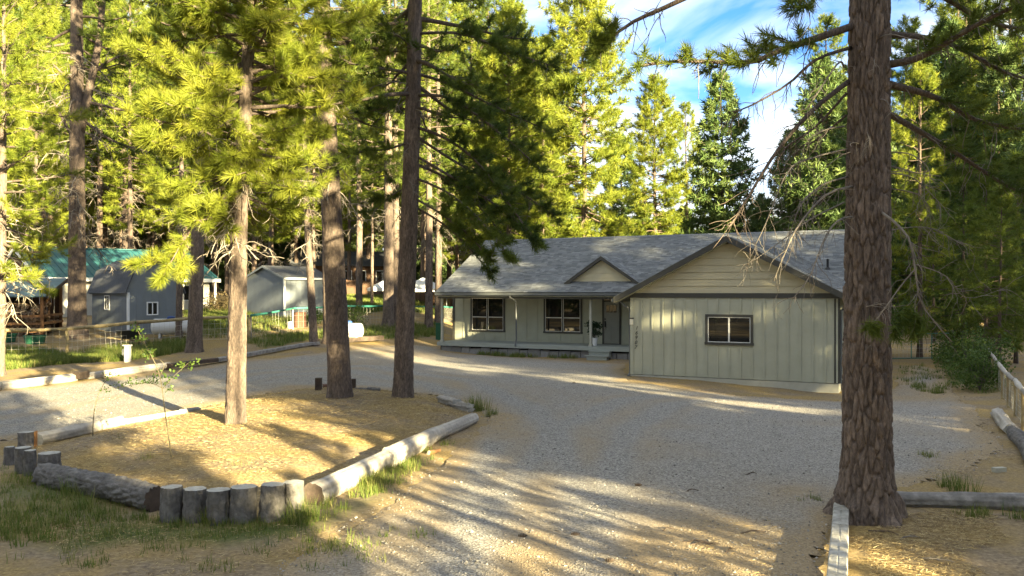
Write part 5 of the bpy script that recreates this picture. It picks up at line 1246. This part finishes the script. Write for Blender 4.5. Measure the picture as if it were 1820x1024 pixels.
timber('edging_timber', G(384, 646), G(487, 627), .26, .24, m_gwood, 'grey edging timber just right of the young sunlit pine', 'timber', GT, 25)
timber('edging_timber', G(486, 627), G(566, 614), .24, .22, m_gwood, 'grey edging timber ending at the slim leaning pine', 'timber', GT, 26)
timber('edging_timber', G(602, 613), G(678, 607), .34, .36, m_dwood, 'heavy dark timber in front of the right gas tank', 'timber', GT, 27)
timber('wooden_post', G(565, 704), G(565, 703) + [0, .01, .62], .2, .22, m_dwood, 'short dark square post left of the sun streaked pine', 'post', None, 28) if False else None
pp = G(565, 703); b = MB(); b.box(pp[0] - .09, pp[0] + .09, pp[1], pp[1] + .2, pp[2] - .1, pp[2] + .52, tint=.3); tag(b.obj('wooden_post', m_dwood, origin=tuple(pp)), 'short dark square post left of the sun streaked pine', 'post')
pp = G(626, 698); b = MB(); b.box(pp[0] - .06, pp[0] + .06, pp[1] + .2, pp[1] + .34, pp[2] - .1, pp[2] + .40, tint=.3); tag(b.obj('wooden_post', m_dwood, origin=tuple(pp)), 'short dark post right behind the sun streaked pine', 'post')
lying_log('log_stub', G(573, 695), G(594, 694), .13, .12, m_rust, 'reddish log stub between the short dark post and the pine', amp=.03, seed=30)
lying_log('log_stub', G(630, 697), G(652, 697), .085, .08, m_sbark, 'low charred log stub right of the sun streaked pine, left piece', 'charred stubs', amp=.03, seed=31, cutm=m_dwood)
lying_log('log_stub', G(653, 698), G(676, 698), .105, .08, m_sbark, 'low charred log stub right of the sun streaked pine, right piece', 'charred stubs', amp=.04, seed=32, cutm=m_dwood)
lying_log('weathered_log', G(1590, 897), G(1850, 907), .125, .14, m_gwood, 'long weathered grey log running from the big pine to the right edge', amp=.03, seed=33, seg=28)
for k, (y0, y1, lab) in enumerate(((909, 929, 'short pale beam piece against the foot of the big pine'), (930, 956, 'second pale beam piece in front of the big pine'), (957, 1075, 'long pale beam running to the bottom edge beside the big pine'))):
    timber('pale_beam', G(1496 - .06 * (y0 - 909), y0), G(1496 - .06 * (y1 - 909), y1), .205, .20, m_cut, lab, 'beam', 'pale beams', 40 + k)
lying_log('fence_log', G(1772, 742), G(1798, 772), .15, .14, m_lwood, 'pale log lying at the foot of the right fence, far piece', 'logs along the right fence', amp=.04, seed=35)
lying_log('fence_log', G(1798, 773), G(1840, 830), .14, .14, m_sbark, 'dark barked log lying at the foot of the right fence, near piece', 'logs along the right fence', amp=.04, seed=36)
pp = G(1777, 839); b = MB(); b.bar(pp + [-.11, 0, .035], pp + [.11, .05, .035], .10, .08); tag(b.obj('paving_brick', m_conc, origin=tuple(pp)), 'pale brick lying on the litter near the right edge', 'brick')
# fallen twigs and cones on the drive
r = np.random.RandomState(77)
for px_, py_, ln, a in ((1212, 965, .42, -.3), (1175, 945, .22, .5), (1230, 970, .35, -.1), (1315, 950, .40, .2), (1290, 985, .25, 1.0), (1325, 845, .22, .2), (1220, 875, .2, .1), (1640, 995, .35, -.5), (1545, 945, .35, -.6), (1600, 960, .3, .3)):
    p = G(px_, py_); pts = [p + np.array([math.cos(a) * ln * t, math.sin(a) * ln * t, .012 + .03 * math.sin(3 * t) + .004 * r.randn()]) + r.randn(3) * .006 for t in np.linspace(0, 1, 6)]
    b = MB(); b.tube(pts, np.linspace(.011, .005, 6), 6); d_ = nrm(pts[3] - pts[2]); b.tube([pts[2], pts[2] + np.array([d_[1], -d_[0], .05]) * .10 + d_ * .07], [.007, .003], 5)
    tag(b.obj('fallen_twig', m_dwood if px_ < 1600 else m_deadg, origin=tuple(p)), 'small dark twig fallen on the gravel' if px_ < 1500 else 'pale dry twig on the needle litter before the big pine', 'twig', 'twigs on the gravel' if px_ < 1500 else 'twigs under the big pine')
for px_, py_, lab in ((928, 956, 'pine cone on the lit gravel right of the island logs'), (1083, 1000, 'pine cone on the gravel nearest the bottom edge of the view'), (1022, 953, 'pine cone beside the long thin shadow line on the gravel'), (1134, 865, 'pine cone alone in the middle of the shaded gravel'), (1020, 682, 'far pine cone on the gravel before the porch steps')):
    p = G(px_, py_); b = MB()
    for k in range(6):
        b.tube([p + [-.05 + .02 * k, 0, .03], p + [-.035 + .02 * k, 0, .03]], [.034 * math.sin(.5 + k * .45), .018 * math.sin(.5 + k * .45)], 7)
    tag(b.obj('pine_cone', m_dwood, origin=tuple(p)), lab, 'pine cone', 'pine cones on the gravel')

# ------------------------------------------------------------------ plants
def leaf_blob(mb_, c, rad, n, size, r, flat_=1.0, tb=0.0):
    p = nrm(r.randn(n, 3)) * (r.rand(n, 1) ** .45) * np.asarray(rad) ; p = p + c
    d = nrm(r.randn(n, 3) + [0, 0, .5]); s_ = nrm(np.cross(d, r.randn(n, 3))); L_ = size * (.6 + .8 * r.rand(n, 1))
    v = np.stack([p, p + d * L_ * .5 + s_ * L_ * .32, p + d * L_, p + d * L_ * .5 - s_ * L_ * .32], 1)
    mb_.add(v.reshape(-1, 3), np.arange(4 * n).reshape(-1, 4), tint=np.repeat(np.clip(r.rand(n) * .8 + tb, 0, 1), 4))
def shrub(loc, rad, h_, label, mat, n=900, size=.11, seed=0, name='shrub', lumps=14, stems=12, group=None):
    r = np.random.RandomState(seed); t = empty(name, tuple(loc), label, 'shrub', group); b = MB(); s_ = MB()
    for k in range(stems):
        a = r.rand() * 6.28; e = np.array([math.cos(a) * rad * .7 * r.rand(), math.sin(a) * rad * .7 * r.rand(), h_ * (.5 + .4 * r.rand())]); s_.tube([(0, 0, -.05), e * [.4, .4, .5], e], [.02, .014, .006], 5)
    for k in range(lumps):
        a = r.rand() * 6.28; q = rad * .62 * r.rand() ** .5; k_ = .3 + .35 * r.rand(); leaf_blob(b, np.array([math.cos(a) * q * 1.2, math.sin(a) * q * 1.2, h_ * (.2 + .65 * r.rand() ** 1.3)]), np.array([rad * k_, rad * k_, h_ * k_ * .7]), n // lumps, size * .8, r)
    s_.obj('stem', m_limb, t); b.obj('foliage', mat, t); return t
shrub(G(1742, 694), .9, 1.3, 'wide green bush beside the right fence, nearest the drive', m_bush, 2600, .10, 1, lumps=20)
shrub(G(1722, 672), 1.1, 1.7, 'tall soft green bush in the middle of the right verge', m_bush, 3000, .10, 2, lumps=24)
shrub(G(1706, 645), 1.2, 1.5, 'green bush at the far end of the right verge, near the gate', m_bush, 2400, .11, 3, lumps=20)
shrub(onground(1663, 56), 1.5, 2.3, 'golden sunlit bush glowing beyond the wire gate', m_gold, 1800, .16, 4)
shrub(onground(386, 60), 1.2, 1.5, 'brown dry bush before the porch of the teal roofed house', m_dry, 1600, .13, 5)
shrub(onground(628, 52), .8, 1.3, 'bright green bush behind the right gas tank', m_bush, 1200, .12, 6)
shrub(onground(420, 47.5), .7, .8, 'low green bush behind the rail fence, left of the right grey shed', m_bush, 900, .10, 7)
shrub(onground(556, 51.5), .7, 1.0, 'green bush at the right corner of the right grey shed', m_bush, 1000, .11, 8)
shrub(onground(1600, 62), 1.6, 1.8, 'dim green bush beyond the wire gate, behind the big pine', m_bush, 1400, .15, 9)
shrub(G(1770, 676) + [0.6, 1.5, 0], .9, 1.6, 'loose green bush on the far side of the right fence', m_bush, 1500, .11, 10)
# saplings with round leaves
def sapling(base, stem, branches, blobs, label, seed):
    r = np.random.RandomState(seed); D = base[1]; t = empty('sapling', tuple(base), label, 'sapling'); s_ = MB(); b = MB()
    p = smooth_path(wp(stem, D, base), 14); p[0] = [0, 0, -.05]; s_.tube(p, np.linspace(.012, .005, 14), 6)
    for q in branches: qq = smooth_path(wp(q, D, base), 8); s_.tube(qq, np.linspace(.007, .003, 8), 5)
    for x_, y_, rx, ry, n, tb in blobs:
        c = at(x_, y_, D) - base; leaf_blob(b, c, np.array([rx, rx * .8, ry]) / F * D, n, .055, r, tb=tb)
    s_.obj('stem', m_stem, t); b.obj('foliage', m_leaf, t)
bs = G(307, 831)
sapling(bs, [(307, 831), (300, 780), (293, 730), (288, 690), (280, 655), (262, 620), (245, 588)], [[(288, 690), (265, 680), (235, 685), (200, 690)], [(288, 692), (310, 668), (335, 645)], [(284, 668), (292, 650), (285, 640)]],
        [(290, 672, 26, 14, 60, 0), (265, 678, 16, 9, 40, 0), (235, 680, 18, 8, 34, 0), (205, 685, 14, 7, 18, 0), (262, 630, 14, 16, 60, .3), (248, 598, 12, 14, 50, .3), (325, 650, 20, 9, 50, .3), (300, 690, 12, 8, 18, 0), (240, 582, 8, 8, 20, .3), (345, 644, 12, 5, 18, .3)], 'slender sapling with round dark leaves in front of the island', 1)
bs = G(165, 783)
sapling(bs, [(165, 783), (166, 745), (172, 710), (183, 685), (195, 668)], [[(178, 695), (190, 690), (200, 692)]], [(190, 672, 14, 9, 30, 0), (186, 695, 9, 6, 18, 0), (200, 665, 9, 6, 14, 0)], 'smaller sapling with few leaves near the left corner of the island', 2)
# potted plant on the porch
u_, z_ = huz(1056, 612, VD + .75); pw = np.array([HO[0] + cT * u_ + sT * (VD + .75), HO[1] - sT * u_ + cT * (VD + .75), ZF])
pt_ = empty('potted_plant', tuple(pw), 'dark leafy plant in a white pot on the porch left of the front door', 'potted plant')
b = MB(); b.tube([(0, 0, .0), (0, 0, .34), (0, 0, .36), (0, 0, .36), (0, 0, .30)], [.13, .17, .18, .15, .14], 18); b.obj('pot', m_whitep, pt_)
b = MB(); s_ = MB(); r = np.random.RandomState(4)
for k in range(16):
    a = r.rand() * 6.28; e = np.array([math.cos(a) * .34 * r.rand(), math.sin(a) * .34 * r.rand(), .55 + .55 * r.rand()]); s_.tube([(0, 0, .3), e * [.4, .4, .7], e], .008, 4); leaf_blob(b, e, np.array([.14, .14, .14]), 30, .11, r)
s_.obj('stem', m_limb, pt_); b.obj('foliage', flat('houseplant_leaf', (.018, .040, .016), .5, .4), pt_)
# chair beyond the fence
q = onground(1752, 38); ch = framed('garden_chair', q, -35, 'dark slatted garden chair beyond the right fence', 'chair')
for k in range(6): b = MB(); b.bar((-.27 + .11 * k, .2, .35), (-.27 + .11 * k, .55, 1.05), .09, .02); b.obj('back_slat', m_blue, ch)
for k in range(5): b = MB(); b.box(-.3, .3, -.35 + .11 * k, -.26 + .11 * k, .36, .385); b.obj('seat_slat', m_blue, ch)
for x_ in (-.33, .33):
    b = MB(); b.box(x_ - .06, x_ + .06, -.4, .4, .56, .585); b.obj('armrest', m_blue, ch)
    for y_ in (-.34, .3): b = MB(); b.box(x_ - .03, x_ + .03, y_ - .04, y_ + .04, 0, .559); b.obj('leg', m_blue, ch)

# grass, litter, stones
def blades(mb_, P, r, h_, wd, n=10, spread=.09, tint=None):
    P = np.repeat(P, n, 0); K = len(P); o = r.randn(K, 2) * spread; b0 = P + np.concatenate([o, np.zeros((K, 1))], 1)
    a = r.rand(K) * 6.28; H = h_ * (.45 + .8 * r.rand(K))
    tip = b0 + np.stack([np.cos(a) * H * (.2 + .5 * r.rand(K)), np.sin(a) * H * (.2 + .5 * r.rand(K)), H], 1); s_ = np.stack([-np.sin(a), np.cos(a), 0 * a], 1) * wd
    b0[:, 2] -= .02
    t = np.repeat(np.clip(r.rand(K // n) * .75, 0, 1) if tint is None else tint, n) + .25 * r.rand(K)
    mb_.add(np.stack([b0 - s_, b0 + s_, tip], 1).reshape(-1, 3), t=np.arange(3 * K).reshape(-1, 3), tint=np.repeat(np.clip(t, 0, 1), 3))
def scatter(P, n, r, thr=0.0, sc_=.8, seed=9.0):
    P = np.array(P); lo, hi = P.min(0), P.max(0); q = lo + (hi - lo) * r.rand(n, 2)
    m_ = pdist(q[:, 0], q[:, 1], [tuple(p) for p in P]) + .5 * fbm2(q[:, 0], q[:, 1], 1.5, 3, 4.0) > 0
    q = q[m_]; q = q[fbm2(q[:, 0], q[:, 1], sc_, 3, seed) + .35 * r.randn(len(q)) > thr]
    return np.concatenate([q, hgt(q[:, 0], q[:, 1])[:, None] + .01], 1)
r = np.random.RandomState(31); g = MB()
blades(g, scatter(GRASS[0][0], 3800, r, .0, .9), r, .10, .005, 10, .08)
blades(g, scatter(GRASS[0][0], 260, r, .05, .9), r, .22, .006, 14, .05)
blades(g, scatter(GRASS[6][0], 420, r, .0, .9), r, .15, .006, 12, .06, None)
blades(g, scatter(wpoly([(0, 900), (640, 930), (760, 960), (700, 1010), (300, 1015), (0, 1000)]), 1300, r, .30, 1.4), r, .11, .006, 12, .06)
for px_, py_, k, h_ in ((255, 832, 9, .24), (205, 790, 8, .20), (212, 815, 6, .18), (428, 842, 10, .22), (445, 838, 6, .22), (545, 925, 12, .30), (520, 935, 10, .25), (660, 862, 14, .22), (640, 880, 8, .2), (845, 730, 20, .42), (870, 738, 10, .2), (1700, 868, 14, .26), (1740, 918, 16, .16), (1812, 925, 12, .2), (1648, 812, 10, .12), (1440, 890, 8, .08), (1665, 700, 14, .25), (1640, 690, 10, .2), (800, 790, 6, .12), (585, 905, 8, .2), (120, 880, 8, .3), (155, 905, 8, .3), (380, 930, 8, .25)):
    p = G(px_, py_); q = p + np.concatenate([r.randn(k, 2) * .10, np.zeros((k, 1))], 1); blades(g, q, r, h_, .006, 12, .04)
tag(g.obj('grass', m_grass), 'green grass tufts in front of the island stumps', 'grass', kind='stuff')
g = MB()
blades(g, scatter(GRASS[1][0], 9000, r, -.15, .5), r, .30, .014, 8, .10)
blades(g, scatter(GRASS[2][0], 5000, r, -.2, .5), r, .28, .014, 8, .10)
blades(g, scatter(GRASS[3][0], 12000, r, -.3, .4), r, .30, .018, 8, .14)
fg = wpoly([(560, 565), (790, 565), (830, 530), (560, 530)]); blades(g, scatter(fg, 9000, r, -.5, .3), r, .28, .03, 8, .2)
fg = wpoly([(330, 585), (440, 575), (440, 548), (340, 552)]); blades(g, scatter(fg, 4000, r, -.5, .3), r, .22, .03, 8, .2)
blades(g, scatter(GRASS[4][0], 3500, r, -.1, .7), r, .28, .010, 10, .08)
blades(g, scatter(GRASS[5][0], 700, r, .15, .9), r, .16, .010, 10, .08)
pw = [tuple((HO + np.array([cT * u + sT * v, -sT * u + cT * v, 0]))[:2]) for u, v in ((-10.5, VD - .05), (-5.2, VD - .05), (-5.4, VD - .35), (-10.5, VD - .45))]
blades(g, scatter(pw, 900, r, -.3, 1.5), r, .22, .010, 10, .07)
tag(g.obj('meadow_grass', m_grass), 'long grass growing along the fences and on the far lawn', 'grass', kind='stuff')
m_litter = material('dry_needle', [(0, (.06, .038, .02)), (.15, (.22, .145, .06)), (.6, (.38, .28, .12)), (1, (.52, .42, .22))], a_noise=0, a_tint=1, rough=.9)
li = MB(); R_ = np.random.RandomState(55)
def straws(P, n, thr, L_=.10, wd=.0030, soft=1.0):
    P = np.array(P); lo, hi = P.min(0), P.max(0); q = lo + (hi - lo) * R_.rand(n, 2); q = q[pdist(q[:, 0], q[:, 1], [tuple(p) for p in P]) + .9 * fbm2(q[:, 0], q[:, 1], .7, 4, 21.) * soft > (.6 if soft else 0)]
    q = q[fbm2(q[:, 0], q[:, 1], .8, 3, 3.) + .35 * R_.randn(len(q)) > thr]; K = len(q); z_ = hgt(q[:, 0], q[:, 1]) + .16 * sstep(.1, 1.6, pdist(q[:, 0], q[:, 1], ISLAND)) + .035 * fbm2(q[:, 0], q[:, 1], .9, 4)
    p = np.concatenate([q, (z_ + .012 + .02 * R_.rand(K))[:, None]], 1); a = R_.rand(K) * 6.28; d = np.stack([np.cos(a), np.sin(a), .10 * R_.randn(K)], 1) * L_ * (.6 + .8 * R_.rand(K, 1)); s_ = np.stack([-np.sin(a), np.cos(a), .45 * R_.randn(K)], 1) * wd
    li.add(np.stack([p - s_, p + s_, p + d], 1).reshape(-1, 3), t=np.arange(3 * K).reshape(-1, 3), tint=np.repeat(R_.rand(K), 3))
straws(ISLAND, 85000, -.3, wd=.0034, soft=0); straws(wpoly([(1500, 880), (1600, 905), (1850, 905), (1850, 1090), (1480, 1090)]), 42000, -.2); straws(wpoly([(1590, 790), (1830, 800), (1830, 890), (1590, 880)]), 9000, .05)
straws(wpoly([(-20, 900), (560, 930), (760, 850), (900, 820), (800, 900), (640, 1010), (500, 1090), (-20, 1090)]), 30000, -.05); straws(wpoly([(1150, 900), (1490, 890), (1480, 1080), (1180, 1080)]), 7000, .25)
tag(li.obj('needle_litter', m_litter), 'dry pine needles scattered over the island and under the big pine', 'needle litter', kind='stuff')
m_peb = material('pebble', [(0, (.08, .074, .066)), (.6, (.24, .22, .195)), (1, (.38, .355, .31))], a_noise=0, a_tint=1, rough=.9)
pb = MB(); P = np.array(DRIVE); n = 34000; y_ = 8 + 20 * R_.rand(n) ** 1.3; x_ = (R_.rand(n) - .5) * 1.25 * y_; ok = pip(x_, y_, DRIVE); x_, y_ = x_[ok], y_[ok]; K = len(x_)
c = np.stack([x_, y_, hgt(x_, y_) + .012 + .02 * fbm2(x_, y_, .9, 4)], 1); sz = .007 + .016 * R_.rand(K, 1) ** 4
o6 = np.array([(1, 0, 0), (0, 1, 0), (-1, 0, 0), (0, -1, 0), (0, 0, .7), (0, 0, -.7)], float)
v = c[:, None] + (o6[None] + .3 * R_.randn(K, 6, 3)) * sz[:, None]
f8 = np.array([(0, 1, 4), (1, 2, 4), (2, 3, 4), (3, 0, 4)])
pb.add(v.reshape(-1, 3), t=(np.arange(K)[:, None, None] * 6 + f8[None]).reshape(-1, 3), tint=np.repeat(R_.rand(K), 6))
tag(pb.obj('loose_gravel', m_peb), 'loose grey stones lying on the gravel drive', 'gravel', kind='stuff')
# the far wood that closes every gap between the trunks
fw = MB(); r = np.random.RandomState(12); cr = Crown()
for k in range(230):
    px_ = -500 + 2900 * k / 230 + r.randn() * 6; D_ = 138 + 30 * r.rand(); b_ = onground(px_, D_)
    H = (10 + 9 * r.rand()) if 960 < px_ < 1420 else 18 + 12 * r.rand(); Rc = 2.6 + 1.2 * r.rand(); n = 150; u = r.rand(n) ** 1.2; a = r.rand(n) * 6.28; q = Rc * (1 - u * .9) * (.4 + .6 * r.rand(n))
    tt = np.clip(.3 + .3 * r.randn(n), 0, 1)
    for j in range(n): cr.put(b_ + np.array([math.cos(a[j]) * q[j], math.sin(a[j]) * q[j], .4 + H * u[j]]), np.array([math.cos(a[j]), math.sin(a[j]), .4]), 1.0, tt[j])
    fw.tube([b_ + [0, 0, -.3], b_ + [0, 0, H * .9]], [.3, .05], 6, tint=.1)
add_tufts(fw, cr.p, cr.a, cr.s, cr.t, tuft_templates(6, 10, 1.5, .38, 9, (20, 100)), r)
tag(fw.obj('distant_forest', m_needle_d), 'distant dark forest closing the view behind all the trees', 'forest', kind='stuff')
